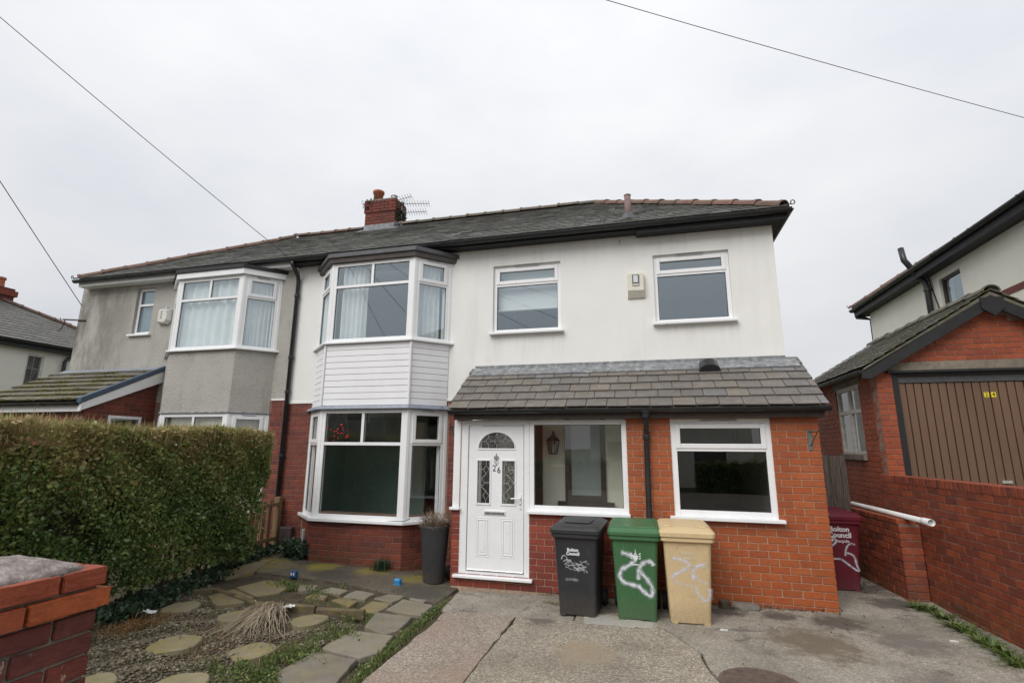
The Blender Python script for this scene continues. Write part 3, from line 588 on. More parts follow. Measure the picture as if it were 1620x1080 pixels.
# ---- bay (two storeys)
def bay(H, P, zs, glass_lo, sign, grey=False, lowsill=True):
    z_s0, z_w0, z_w1, z_c0, z_u0, z_u1, z_top = zs
    segs = []
    for i in range(3):
        p, q = np.array(P[i]), np.array(P[i+1]); u = (q-p)/np.linalg.norm(q-p); segs.append((p, q, u, np.array([u[1], -u[0]]), np.linalg.norm(q-p)))
    def fr(i, z, a=0): p, q, u, n, L = segs[i]; return frame((*(p+u*a), z), (*u, 0), (*n, 0))
    for (z0, z1, gl, tr) in ((z_w0, z_w1, glass_lo, .69), (z_u0, z_u1, 'glass', .715)):
        for i in (0, 1, 2):
            L = segs[i][4]; pad = .045
            rows = [(tr, [1], [0]), (1, [.5, 1], [0, 0])] if i == 1 else [(tr, [1], [0]), (1, [1], [1])]
            window(H, fr(i, z0, pad), L-2*pad, z1-z0, rows, name='bay_window', glass=gl, sill=False, vent=(i != 1), fw=.062 if i == 1 else .055)
        for k_ in (1, 2):
            c = offs(P, .004, YW)[k_]; 
            nn = (np.array(P[k_])-np.array([(P[0][0]+P[3][0])/2, YW+1.])); 
            q = offs(P, .006, YW); w = .05
            a_ = q[k_]+(q[k_-1]-q[k_])/np.linalg.norm(q[k_-1]-q[k_])*w; b_ = q[k_]+(q[k_+1]-q[k_])/np.linalg.norm(q[k_+1]-q[k_])*w
            qi = offs(P, -.08, YW); ai = qi[k_]+(a_-q[k_]); bi = qi[k_]+(b_-q[k_])
            B().prism([a_, q[k_], b_, bi, qi[k_], ai], z0, z1).obj('corner_post', 'upvc', H, bevel=.006)
        for k_ in (0, 3):
            q = offs(P, .006, YW); o2 = offs(P, -.09, YW); m_ = 1 if k_ == 0 else 2; d = (q[m_]-q[k_])/np.linalg.norm(q[m_]-q[k_])*.05
            B().prism([q[k_], q[k_]+d, o2[k_]+d, o2[k_]], z0, z1).obj('end_post', 'upvc', H, bevel=.004)
    def slab(name, d, z0, z1, mat, bev=.006, d2=None):
        q = offs(P, d, YW-.002); q2 = offs(P, d2, YW-.002) if d2 is not None else q
        return B().loft([[(*p, z0) for p in q], [(*p, z1) for p in q2]]).obj(name, mat, H, bevel=bev)
    slab('bay_sill', .065, z_u0-.035, z_u0-.001, 'upvc'); slab('bay_sill', .075, z_s0, z_w0-.001, 'upvc')
    return fr, slab, segs
zsW = (.685, .735, 2.475, 2.545, 3.635, 5.082, 5.28)
fr, slab, segs = bay(H, BAY, zsW, 'glass_low', 1)
slab('lead_flashing', .085, 2.478, 2.535, 'lead_blue', .01, .06); slab('bay_ceiling', -.07, 2.44, 2.477, 'interior_white', 0)
core = slab('cladding_panel', -.012, 2.536, 3.60, 'upvc_gap', 0)
nbd = 10; bh = (3.597-2.54)/nbd
for i in range(3):
    L = segs[i][4]; F = fr(i, 2.54)
    for j in range(nbd): B().fbox(F, .018, L-.018, j*bh+.004, (j+1)*bh-.003, -.013, .004+random.uniform(0, .0015)).obj('cladding_board', 'upvc_board', core, bevel=.004)
for k_ in (1, 2):
    q = offs(P := BAY, .010, YW)[k_]; B().tube([(*q, 2.54), (*q, 3.598)], .022, 8).obj('cladding_corner', 'upvc_board', core)
# canopy: lead topped felt edge over a brown board
slab('canopy_soffit', .055, 5.085, 5.165, 'brown_board', .004, .07); cn = slab('canopy_edge', .10, 5.167, 5.25, 'canopy_felt', .01, .095)
slab('canopy_top', .08, 5.252, 5.30, 'canopy_felt', .0, -.10)
# brick base of the bay
z0b = .02
cb = slab('bay_brick_base', -.009, -.1, .684, 'mortar_old', 0)
for i in range(3):
    L = segs[i][4]; F = fr(i, 0); bricks(cb, F, .0 if i != 1 else .0, L, -.008, .684, 'brick_old', blen=.235, depth=.05, shift=.06*i)
# curtains upstairs and what stands behind the panes
def curtain(parent, p, q, z0, z1, amp=.035, waves=5, mat='curtain', name='curtain'):
    p, q = np.array(p, float), np.array(q, float); u = (q-p); L = np.linalg.norm(u); u /= L; n = np.array([u[1], -u[0]]); N_ = waves*8
    top = []; bot = []
    for i in range(N_+1):
        t = i/N_; o = amp*math.sin(t*waves*2*math.pi)+amp*.4*math.sin(t*waves*5.1); a = p+u*L*t+n*o; top.append((*a, z1)); b_ = p+u*L*(t+.01*math.sin(t*20))+n*o*1.25; bot.append((*b_, z0))
    return B().add(bot+top, [(i, i+1, N_+2+i, N_+1+i) for i in range(N_)]).obj(name, mat, parent, smooth=True, recalc=False)
curtain(H, (-7.28, .46), (-6.80, .50), 3.66, 5.03); curtain(H, (-7.86, .86), (-7.44, .50), 3.66, 5.03, waves=4); curtain(H, (-5.86, .50), (-5.55, .78), 3.66, 5.03, waves=4, amp=.025)
# stickers in the lower bay's top light
st = onY(534, 684, .325)
for _ in range(24):
    s_ = (max(-.2, min(.2, random.gauss(0, .13))), max(-.13, min(.13, random.gauss(0, .08)))); F = frame((st[0]+s_[0], .33-.004, st[2]+s_[1]), (1, 0, 0), (0, -1, 0)); r = random.uniform(.007, .013)
    B().extr([F(r*math.cos(a), r*math.sin(a)*1.2, 0) for a in np.linspace(0, 2*math.pi, 7)[:-1]], (0, .002, 0)).obj('window_sticker', 'sticker_red', H)
# ---- front extension
X0E, X1E = -4.885, 0.
E0 = frame((0, 0, 0), (1, 0, 0), (0, -1, 0)); ZT = 2.262
WR = (-1.789, -.553, 1.02, ZT); PW = (-3.735, -2.368, 1.015, ZT); DR = (-4.773, -3.735, .125, ZT)
EX = wallpart('extension_wall', E0, X0E+.009, X1E-.009, -.1, 2.30, -.25, -.009, 'mortar_light', H, [WR, (-4.773, -2.368, 1.015, 2.31), (-4.773, -3.735, .09, 1.02)])
dooropen = [WR, PW, DR, (-4.90, -4.77, 1.0, 2.4)]
bricks(EX, E0, -2.367, 0., .0-.036+.0, 2.30, 'brick_orange', dooropen, blen=.2255, shift=.03)
bricks(EX, E0, X0E, -2.369, -.036, 2.30, 'brick_porch', dooropen, blen=.2255, shift=.1)
ES = frame((0, 0, 0), (0, 1, 0), (1, 0, 0)); es = B().extr([(-.25, .25, -.1), (-.25, YW, -.1), (-.25, YW, 3.0), (-.25, .25, 2.60)], (.241, 0, 0)).obj('extension_side_wall', 'mortar_light', H)
bricks(es, ES, .102, YW, -.036, 3.05, 'brick_orange', blen=.2255, clip=lambda a, b, z: (max(a, .102), min(b, YW)) if z < 2.42+.70*min(a, b) else None)
B().box(X0E, X0E+.1, .101, YW, -.1, .98).obj('extension_side_wall', 'brick_porch', H)
B().box(X0E-.03, X0E+.12, .0-.05, YW, .985, 1.02).obj('porch_side_sill', 'upvc', H, bevel=.006)
B().box(-4.885, -4.78, .0, .07, 1.021, ZT).obj('porch_corner_post', 'upvc', H, bevel=.006); 
B().add([(-4.84, .071, 1.03), (-4.84, YW, 1.03), (-4.84, YW, 2.26), (-4.84, .071, 2.26)], [(0, 1, 2, 3)]).obj('porch_side_pane', 'glass_low', H, recalc=False)
# inside of porch and side room
B().box(-4.88, -2.37, YW-.03, YW-.001, .1, 2.55).obj('porch_inner_wall', 'porch_paint', H); B().box(-2.40, -2.34, .1, YW-.03, .1, 2.55).obj('porch_partition', 'porch_paint', H)
B().box(-4.86, -.05, .12, YW+.25, 2.46, 2.50).obj('extension_ceiling', 'interior_white', H); B().box(-4.86, -.02, .25, YW+.25, 0, .09).obj('extension_floor', 'carpet', H)
# old inner window with brown frame inside the porch
iwx0, iwx1 = onY(894, 730, YW-.06)[0], onY(958, 730, YW-.06)[0]; F = frame((0, YW-.03, 0), (1, 0, 0), (0, -1, 0)); iz0 = onY(925, 793, YW-.05)[2]
b = B(); w_ = .09
for q in ((iwx0, iwx0+w_, iz0, 2.45), (iwx1-.075, iwx1, iz0, 2.45), (iwx0+w_, iwx1-.075, iz0, iz0+.09), (iwx0+w_, iwx1-.075, 2.36, 2.45)): b.fbox(F, *q, 0, .05)
iw = b.obj('inner_window', 'brown_wood', H, bevel=.004, label='brown framed old window inside the porch'); B().fbox(F, iwx0-.11, iwx1+.11, iz0-.06, iz0, 0, .11).obj('sill', 'brown_wood', iw)
B().fbox(F, iwx0+w_, iwx1-.075, iz0+.09, 2.36, .005, .012).obj('pane', 'glass_frosted', iw)
B().box(-4.70, -4.44, YW-.06, YW-.031, .1, 2.30).obj('inner_door_frame', 'brown_wood', H)
B().box(-3.99, -3.70, YW-.075, YW-.031, .1, 2.30).obj('inner_door_frame', 'brown_wood', H)
# windows of the extension
F = frame((WR[0], 0, WR[2]), (1, 0, 0), (0, -1, 0)); window(H, F, WR[1]-WR[0], WR[3]-WR[2], [(.705, [1], [0]), (1, [1], [1])], glass='glass_low', vent=True, out=-.02, sillproj=.085, sillext=.06, fw=.075, label='ground floor window in orange brick')
F = frame((PW[0], 0, PW[2]), (1, 0, 0), (0, -1, 0)); window(H, F, PW[1]-PW[0], PW[3]-PW[2], [(1, [1], [0])], glass='glass_low', out=-.02, sillproj=.085, sillext=.02, fw=.068, label='porch window next to the front door')
# front door
F = frame((0, -.0, 0), (1, 0, 0), (0, -1, 0))
b = B(); b.fbox(F, -4.78, -4.665, .125, ZT, -.09, -.02); b.fbox(F, -3.815, -3.737, .125, ZT, -.09, -.02); b.fbox(F, -4.665, -3.815, 2.187, ZT, -.09, -.022); b.fbox(F, -4.665, -3.815, .125, .165, -.09, -.022)
DO = b.obj('front_door', 'upvc', H, bevel=.006, label='white front door numbered 26 with leaded glass')
B().fbox(F, -4.83, -3.68, .085, .124, -.06, .075).obj('door_step', 'upvc', DO, bevel=.008)
# door leaf with openings: built as strips around the glazed cut-outs
zl0, zl1, xl0, xl1 = .185, 2.18, -4.655, -3.825; dl0, dl1 = -.085, -.035
GL = (-4.516, -4.330, 1.083, 1.678); GR = (-4.140, -3.954, 1.083, 1.678); fx, fz, fr_, fh = -4.231, 1.857, .275, .228
lf = B()
for q in holes_rects(xl0, xl1, zl0, 1.857, [GL, GR]): lf.fbox(F, *q, dl0, dl1)
na = 16; A = [math.pi*i/na for i in range(na+1)]
for i in range(na):
    p = [(fx+fr_*math.cos(A[i]), fz+fh*math.sin(A[i])), (fx+fr_*math.cos(A[i+1]), fz+fh*math.sin(A[i+1]))]
    lf.hexa([F(p[0][0], p[0][1], dl1), F(p[0][0], zl1, dl1), F(p[0][0], zl1, dl0), F(p[0][0], p[0][1], dl0), F(p[1][0], p[1][1], dl1), F(p[1][0], zl1, dl1), F(p[1][0], zl1, dl0), F(p[1][0], p[1][1], dl0)])
lf.fbox(F, xl0, fx-fr_, 1.857, zl1, dl0, dl1); lf.fbox(F, fx+fr_, xl1, 1.857, zl1, dl0, dl1)
lf.obj('door_leaf', 'upvc', DO)
bd = B(); w_ = .022
for g in (GL, GR):
    for q in ((g[0]-w_, g[0], g[2]-w_, g[3]+w_), (g[1], g[1]+w_, g[2]-w_, g[3]+w_), (g[0], g[1], g[2]-w_, g[2]), (g[0], g[1], g[3], g[3]+w_)): bd.fbox(F, *q, dl1, dl1+.010)
arc = [F(fx+(fr_+.01)*math.cos(a), fz+(fh+.01)*math.sin(a), dl1) for a in A]; bd.tube(arc, .013, 6); bd.fbox(F, fx-fr_-.02, fx+fr_+.02, fz-w_, fz, dl1, dl1+.010)
bd.obj('glazing_bead', 'upvc', DO, bevel=.003)
for g in (GL, GR): B().add([F(g[0], g[2], dl1-.015), F(g[1], g[2], dl1-.015), F(g[1], g[3], dl1-.015), F(g[0], g[3], dl1-.015)], [(0, 1, 2, 3)]).obj('pane', 'glass_leaded', DO, recalc=False)
B().add([F(fx+fr_*math.cos(a), fz+fh*math.sin(a), dl1-.015) for a in A], [tuple(range(na+1))]).obj('pane', 'glass_leaded', DO, recalc=False)
ld = B(); dz = dl1-.008
def lead(*pts): ld.tube([F(x, z, dz) for x, z in pts], .0034, 5)
def diamond(x, z, a, b_): lead((x-a, z), (x, z+b_), (x+a, z), (x, z-b_), (x-a, z))
for g, sx in ((GL, 1), (GR, -1)):
    xm = (g[0]+g[1])/2; m0, m1 = xm+.035*sx, xm-.035*sx
    for zz, mx_ in ((1.555, m0 if sx > 0 else m1-.0), (1.37, xm-.03*sx), (1.19, m0)): diamond(mx_, zz, .045, .062)
    lead((m0, 1.617), (m0, g[3])); lead((m0, 1.493), (xm-.03*sx, 1.432)); lead((xm-.03*sx, 1.308), (m0, 1.252)); lead((m0, 1.128), (m0, g[2])); lead((g[0], 1.555), (m0-.045, 1.555)); lead((g[0], 1.37), (xm-.03*sx-.045, 1.37)); lead((xm-.03*sx+.045, 1.37), (g[1], 1.37)); lead((m0+.045, 1.555), (g[1], 1.545)); lead((g[0]+.025, g[2]), (g[0]+.025, g[3]))
for dx in (-.13, 0, .13): diamond(fx+dx, fz+.10, .04, .055); 
for dx in (-.13, 0, .13): lead((fx+dx, fz), (fx+dx, fz+.045)); lead((fx+dx, fz+.155), (fx+dx, fz+fh*math.sqrt(1-(dx/fr_)**2)))
lead((fx-.24, fz+.10), (fx-.17, fz+.10)); lead((fx-.09, fz+.10), (fx-.04, fz+.10)); lead((fx+.04, fz+.10), (fx+.09, fz+.10)); lead((fx+.17, fz+.10), (fx+.24, fz+.10))
ld.obj('lead_came', 'plastic_grey', DO)
for px0, px1 in ((-4.53, -4.325), (-4.155, -3.955)):      # moulded lower panels
    b = B(); z0, z1 = .36, .89
    for (w1, d_) in ((.0, .004), (.028, .008)):
        x0, x1, y0, y1 = px0+w1, px1-w1, z0+w1, z1-w1; t = .012
        for q in ((x0, x0+t, y0, y1), (x1-t, x1, y0, y1), (x0+t, x1-t, y0, y0+t), (x0+t, x1-t, y1-t, y1)): b.fbox(F, *q, dl1, dl1+d_)
    b.fbox(F, px0+.06, px1-.06, z0+.06, z1-.06, dl1, dl1+.005)
    b.obj('door_panel', 'upvc', DO, bevel=.004)
B().fbox(F, xl0, xl1, .168, .19, -.05, -.012).obj('threshold_strip', 'metal_bright', DO, bevel=.003)
lb = B().fbox(F, -4.41, -4.085, .928, .992, dl1, dl1+.012).obj('letter_plate', 'upvc', DO, bevel=.004); B().fbox(F, -4.395, -4.10, .937, .972, dl1+.012, dl1+.018).obj('letter_flap', 'metal_dull', lb, bevel=.003)
b = B(); b.fbox(F, -3.885, -3.853, 1.02, 1.22, dl1, dl1+.012); b.tube([F(-3.869, 1.168, dl1+.01), F(-3.869, 1.168, dl1+.05), F(-3.90, 1.168, dl1+.058), F(-4.0, 1.163, dl1+.055)], .010, 8); b.obj('door_handle', 'upvc', DO, bevel=.003)
B().lathe([(.009, 0), (.009, .02)], F(-3.869, 1.075, dl1+.012), 10).obj('lock', 'metal_dull', DO)
b = B(); kx, kz = -4.232, 1.715
b.extr([F(kx+x*.036, kz+y*.036, dl1) for x, y in ((0, -1.1), (.75, -.2), (1, .35), (.8, .85), (.4, .95), (0, .6), (-.4, .95), (-.8, .85), (-1, .35), (-.75, -.2))], (0, -.014, 0)); b.tube([F(kx, kz+.03, dl1+.006), F(kx, kz+.07, dl1+.01)], .006, 6); b.tube([F(kx-.03, kz-.035, dl1+.012), F(kx-.02, kz-.058, dl1+.02), F(kx, kz-.066, dl1+.024), F(kx+.02, kz-.058, dl1+.02), F(kx+.03, kz-.035, dl1+.012)], .006, 6); b.lathe([(.004, -.012), (.012, 0), (.004, .012)], F(kx, kz-.088, dl1+.012), 8)
b.obj('door_knocker', 'metal_dull', DO)
text('door_number', '2', F, -4.262, 1.572, .125, 'print_black', DO, d=dl1+.003, thick=.002, sx=.9); text('door_number', '6', F, -4.192, 1.545, .125, 'print_black', DO, d=dl1+.003, thick=.002, sx=.9)
# porch roof
ye, ze, yt, zt_ = -.215, 2.405, YW, 3.135; sl_ = math.hypot(yt-ye, zt_-ze); v_ = np.array([0, (yt-ye)/sl_, (zt_-ze)/sl_]); n_ = np.array([0, -v_[2], v_[1]])
XV0, XV1 = -4.905, .06
rf = B().hexa([(XV0, ye, ze-.03), (XV1, ye, ze-.03), (XV1, yt, zt_-.03), (XV0, yt, zt_-.03), (XV0, ye, ze), (XV1, ye, ze), (XV1, yt, zt_), (XV0, yt, zt_)]).obj('extension_roof', 'slate_porch', H)
gg = .222
def lim(s): return (XV0-.01, XV1+.015)
slope_tiles('slate', rf, (0, ye-.02, ze), (1, 0, 0), v_, n_, 6, gg, .288, 'slate_porch', lim, th=.013, over=1.15, each=True, jit=.007)
F = frame((0, YW, 0), (1, 0, 0), (0, -1, 0))
b = B(); b.hexa([(-4.86, YW-.25, 3.012), (XV1-.03, YW-.25, 3.012), (XV1-.03, YW-.012, 3.162), (-4.86, YW-.012, 3.162), (-4.86, YW-.25, 3.030), (XV1-.03, YW-.25, 3.030), (XV1-.03, YW-.012, 3.172), (-4.86, YW-.012, 3.172)]); b.fbox(F, -4.86, XR+.0, 3.13, 3.215, -.0, .014)
b.obj('lead_flashing', 'lead', H, bevel=.006)
F = frame((0, 0, 0), (1, 0, 0), (0, -1, 0)); B().fbox(F, XV0+.05, XV1-.02, 2.283, 2.40, .10, .13).obj('fascia_board', 'brown_wood', H, bevel=.004); B().fbox(F, XV0+.05, XV1-.02, 2.272, 2.284, -.02, .128).obj('soffit_board', 'brown_wood', H)
gutter(H, (XV0-.0, -.205, 2.395), (XV1+.04, -.205, 2.395), (0, -1, 0), .055, nb=8)
for sx in (XV1-.03, XV0+.03): B().extr([(sx, ye, ze-.11), (sx, yt, zt_-.11), (sx, yt, zt_-.031), (sx, ye, ze-.031)], (.022, 0, 0)).obj('barge_board', 'brown_wood', H)
hx = -2.10
h_ = B().lathe([(.05, -.05), (.052, 0), (.066, .03), (.066, .045)], (hx, -.205, 2.32), 14).obj('gutter_outlet', 'black_plastic', H)
downpipe(H, [(hx, -.205, 2.33), (hx, -.205, 2.27), (hx+.005, -.19, 2.23), (hx-.0, -.075, 2.12), (hx, -.055, 2.06), (hx-.005, -.055, 1.8), (hx-.02, -.055, .12), (hx-.02, -.10, .04)], .036, clips=[(hx, -.055, 2.02), (hx-.01, -.055, .9)])
# cowl vent
cv = at(1121, 581, 1.); d_ = cv-CP; t_ = None
for t in np.linspace(5, 10, 2000):
    p = CP+d_*t
    if p[1] > ye and p[2] < ze+(p[1]-ye)*(zt_-ze)/(yt-ye)+.03: t_ = p; break
b = B(); rings = []
for s, hgt, wd in ((-.17, .0, .165), (-.16, .105, .15), (.02, .115, .135), (.17, .02, .105)):
    c = t_+v_*s; rings.append([c+np.array([1, 0, 0])*wd*x+n_*(hgt*y+.02) for x, y in ((-1, 0), (-.85, .6), (-.45, .95), (0, 1.05), (.45, .95), (.85, .6), (1, 0), (1, -.3), (-1, -.3))])
b.loft(rings).obj('roof_vent', 'black_plastic', H, bevel=.004)
# air brick and step bricks
ab = B(); q = onY(962, 907, 0); ab.fbox(F, q[0]-.11, q[0]+.11, q[2]-.035, q[2]+.035, -.03, .004); 
for i in range(9):
    for j in range(3): ab.fbox(F, q[0]-.095+i*.0215, q[0]-.095+i*.0215+.012, q[2]-.026+j*.019, q[2]-.026+j*.019+.011, .004, .0045, 1)
ab.obj('air_brick', ['brick_porch', 'print_black'], EX)
# ---- main roof (hipped, shared slope split at the party line)
TP = math.tan(rad(32.2)); YE, ZE = .53, 5.385; HR = 3.07; YR = YE+HR; ZR = ZE+HR*TP; XE1 = .085; XE0 = -14.06; XP = XL
cs = math.cos(math.atan(TP)); sn = math.sin(math.atan(TP)); vv = np.array([0, cs, sn]); nn = np.array([0, -sn, cs])
def half_roof(parent, right, mat):
    if right: pts = [(XP, YE, ZE), (XE1, YE, ZE), (XE1-HR, YR, ZR), (XP, YR, ZR)]; side = [(XE1, YE, ZE), (XE1, YE+2*HR, ZE), (XE1-HR, YR, ZR)]; back = [(XP, YE+2*HR, ZE), (XE1, YE+2*HR, ZE), (XE1-HR, YR, ZR), (XP, YR, ZR)]
    else: pts = [(XE0, YE, ZE), (XP, YE, ZE), (XP, YR, ZR), (XE0+HR, YR, ZR)]; side = [(XE0, YE, ZE), (XE0, YE+2*HR, ZE), (XE0+HR, YR, ZR)]; back = [(XE0, YE+2*HR, ZE), (XP, YE+2*HR, ZE), (XP, YR, ZR), (XE0+HR, YR, ZR)]
    b = B()
    for q in (pts, side, back): b.extr(q, (0, 0, -.05))
    rf = b.obj('roof', mat, parent)
    g = .185; rows = int((HR/cs-.06)/g)+1
    if right: lm = lambda s: (XP+.003, XE1-s*cs-.02)
    else: lm = lambda s: (XE0+s*cs+.02, XP-.003)
    slope_tiles('roof_slates', rf, (0, YE-.03, ZE-.015), (1, 0, 0), vv, nn, rows, g, .27, mat, lm, th=.013, over=1.2, jit=.014)
    x0h = XE1 if right else XE0; sg = -1 if right else 1
    ridge_line(rf, (x0h+sg*.04, YE+.04, ZE+.06), (x0h+sg*HR, YR, ZR+.04), 'ridge_red', .43, 'hip_tile')
    if right: ridge_line(rf, (-7.9, YR, ZR+.045), (XE1-HR, YR, ZR+.045), 'ridge_grey', .45)
    else: ridge_line(rf, (XE0+HR, YR, ZR+.045), (-8.95, YR, ZR+.045), 'ridge_red', .45)
    c = np.array((x0h-sg*.03, YE-.02, ZE+.05)); pth = [c+np.array((-sg*(.032*(1-math.cos(a))*.8+.008*a/6), 0, .032*math.sin(a)+.015)) for a in np.linspace(-1.2, 5.2, 14)]
    B().tube([np.array((x0h+sg*.10, YE+.05, ZE+.07))]+pth, .008, 6).obj('hip_iron', 'iron', rf)
    return rf
RW = half_roof(H, True, 'slate_main')
b = B(); b.box(XP, -2.12, YE+.08, YE+.11, 5.292, 5.37); b.box(-2.12, XE1-.02, YE+.08, YE+.11, 5.245, 5.37); b.box(XE1-.05, XE1-.02, YE+.11, 6.6, 5.245, 5.37); b.obj('fascia_board', 'black_paint', H, bevel=.003)
b = B(); b.box(XP, -2.12, YE+.11, YW+.0, 5.297, 5.309); b.box(-2.12, XE1-.05, YE+.11, YW+.0, 5.25, 5.262); b.box(XR, XE1-.05, YW, 6.6, 5.25, 5.262); b.obj('soffit_board', 'black_paint', H)
gutter(H, (XP, YE+.02, 5.375), (XE1+.04, YE+.02, 5.375), (0, -1, 0), .06, nb=9); gutter(H, (XE1+.02, YE+.02, 5.375), (XE1+.02, 6.6, 5.375), (1, 0, 0), .058, brk=False)
downpipe(H, [(-8.50, YE+.02, 5.33), (-8.50, YE+.02, 5.27), (-8.505, YW-.08, 5.08), (-8.51, YW-.055, 5.0), (-8.51, YW-.055, .1)], .038, clips=[(-8.51, YW-.055, z) for z in (4.7, 3.5, 2.85, 1.7)])
vp = np.array((-2.24, 1.02, ZE+(1.02-YE)*TP)); vb = B().tube([vp-[0, 0, .1], vp+[0, 0, .42]], .055, 12).obj('vent_pipe', 'pipe_mauve', H, smooth=True); B().lathe([(.16, -.05), (.10, .05), (.062, .10)], vp, 12).obj('lead_collar', 'canopy_felt', vb); B().lathe([(.056, 0), (.063, .02), (.05, .03)], vp+[0, 0, .41], 12).obj('pipe_rim', 'pipe_mauve', vb)
# chimney
cx0, cx1, cy0, cy1, cz0, cz1 = -8.83, -8.0, 3.42, 3.98, 6.9, 8.0
CH = B().box(cx0+.008, cx1-.008, cy0+.008, cy1-.008, cz0, cz1).obj('chimney', 'mortar_dark', H, label='mossy red brick chimney stack with one clay pot')
bricks(CH, frame((cx0, cy0, 0), (1, 0, 0), (0, -1, 0)), 0, cx1-cx0, 7.25, 7.70, 'brick_chimney', course=.08, depth=.05); bricks(CH, frame((cx1, cy0, 0), (0, 1, 0), (1, 0, 0)), .052, cy1-cy0, 7.25, 7.70, 'brick_chimney', course=.08, depth=.05)
bricks(CH, frame((cx0-.025, cy0-.025, 0), (1, 0, 0), (0, -1, 0)), 0, cx1-cx0+.05, 7.70, 8.02, 'brick_chimney', course=.08, depth=.075); bricks(CH, frame((cx1+.025, cy0-.025, 0), (0, 1, 0), (1, 0, 0)), .077, cy1-cy0+.05, 7.70, 8.02, 'brick_chimney', course=.08, depth=.075)
B().box(cx0-.02, cx1+.02, cy0-.02, cy1+.02, 8.0, 8.05).obj('flaunching', 'rubble', CH, bevel=.015)
B().lathe([(.125, 0), (.12, .26), (.145, .27), (.15, .33), (.125, .345), (.10, .345), (.10, .30)], (-8.60, 3.62, 8.04), 18).obj('chimney_pot', 'terracotta', CH, smooth=True)
B().lathe([(.085, 0), (.08, .12), (.095, .13), (.06, .16)], (-8.13, 3.60, 8.04), 12).obj('flue_cap', 'metal_dull', CH); B().tube([(-8.80, 3.6, 8.02), (-8.80, 3.6, 8.2)], .02, 6).obj('flue_rod', 'iron', CH)
b = B(); b.hexa([(cx0-.12, cy0-.16, ZE+(cy0-.16-YE)*TP+.02), (cx1+.14, cy0-.16, ZE+(cy0-.16-YE)*TP+.02), (cx1+.14, cy0, ZE+(cy0-YE)*TP+.03), (cx0-.12, cy0, ZE+(cy0-YE)*TP+.03), (cx0-.12, cy0-.16, ZE+(cy0-.16-YE)*TP+.035), (cx1+.14, cy0-.16, ZE+(cy0-.16-YE)*TP+.035), (cx1+.14, cy0+.0, ZE+(cy0-YE)*TP+.045), (cx0-.12, cy0+.0, ZE+(cy0-YE)*TP+.045)]); b.box(cx0-.01, cx1+.01, cy0-.012, cy0-.002, 7.16, 7.36)
for i in range(4): b.box(cx1+.002, cx1+.014, cy0+.02+i*.12, cy0+.13+i*.12, 7.2, 7.42+i*.03)
b.obj('lead_flashing', 'lead', CH)
# moss and weeds rooted on the stack
n = 260; P = np.stack([RNG.normal(-8.72, .10, n), RNG.uniform(3.38, 3.5, n), RNG.normal(7.95, .06, n)], 1); leaves('moss_tuft', P, .05, RNG.uniform(0, .5, n), 'ivy', CH)
n = 330; P = np.stack([RNG.uniform(-8.02, -7.95, n), RNG.uniform(3.45, 3.98, n), RNG.normal(7.68, .12, n)], 1); leaves('ivy_growth', P, .06, RNG.uniform(0, .8, n), 'ivy', CH)
# =================================================================== GREY SEMI NEXT DOOR
G = thing('semi_detached_house', 'grey pebbledashed semi with white bay windows and a mossy tiled porch', 'house', (-11.4, YW, 0))
GX0 = -14.19; SW = (-12.6, -12.11, 4.15, 5.17); GB = offs([(-11.56, YW), (-10.92, .32), (-9.37, .32), (-8.885, YW)], -.02, YW)
wallpart('pebbledash_wall', FY, GX0, XP-.002, 2.70, 5.32, -.25, 0, 'pebbledash', G, [SW, (-11.46, -8.99, 3.66, 5.02)])
gw = wallpart('brick_wall', FY, GX0, XP-.002, -.1, 2.70, -.25, -.009, 'mortar_old', G, [(-11.46, -8.99, .76, 2.42)])
bricks(gw, FY, -8.885, XP-.004, -.008, 2.70, 'brick_old', blen=.235); B().box(-8.89, XP-.004, YW-.01, YW-.001, 2.70, 2.735).obj('render_edge', 'render_white', G)
B().box(GX0, GX0+.25, YW+.25, 6.3, 0, 5.32).obj('side_wall', 'pebbledash', G); B().box(GX0, XP-.01, 6.3, 6.55, 0, 5.32).obj('back_wall', 'pebbledash', G)
for q in ((.0, .14, 'carpet'), (2.45, 2.72, 'interior_paint'), (5.18, 5.3, 'interior_white')): B().box(GX0+.25, XP-.01, YW+.25, 6.3, q[0], q[1]).obj('floor', q[2], G)
B().box(GX0+.25, XP-.01, 4.2, 4.3, .14, 5.18).obj('partition_wall', 'interior_paint', G)
F = frame((SW[0], YW, SW[2]), (1, 0, 0), (0, -1, 0)); window(G, F, SW[1]-SW[0], SW[3]-SW[2], [(.66, [1], [0]), (1, [1], [0])], out=-.06, fw=.06, sillproj=.06, label='narrow upper window with frosted teal glass')
B().box(SW[0]+.03, SW[1]-.03, YW+.14, YW+.15, SW[2], SW[3]).obj('frosted_blind', 'blind_teal', G)
zsG = (.70, .75, 2.44, 2.48, 3.645, 5.06, 5.2)
frg, slabg, segg = bay(G, GB, zsG, 'glass_low', 1, True)
slabg('bay_pebbledash', 0., 2.475, 3.608, 'pebbledash', 0); slabg('bay_drip_edge', .03, 2.442, 2.476, 'lead', .01, .02); slabg('bay_brick_base', 0, -.1, .698, 'brick_old', 0)
slabg('canopy_fascia', .06, 5.065, 5.175, 'upvc', .004, .06); slabg('canopy_edge', .085, 5.177, 5.245, 'black_paint', .004, .085)
q = offs(GB, -.12, YW)
for i in range(3): curtain(G, q[i], q[i+1], 3.66, 5.03, .02, 7, name='net_curtain'); B().hexa([(*q[i], .8), (*q[i+1], .8), (*(q[i+1]+[0, .01]), .8), (*(q[i]+[0, .01]), .8), (*q[i], 2.40), (*q[i+1], 2.40), (*(q[i+1]+[0, .01]), 2.40), (*(q[i]+[0, .01]), 2.40)]).obj('roller_blind', 'plastic_cream', G)
half_roof(G, False, 'slate_main')
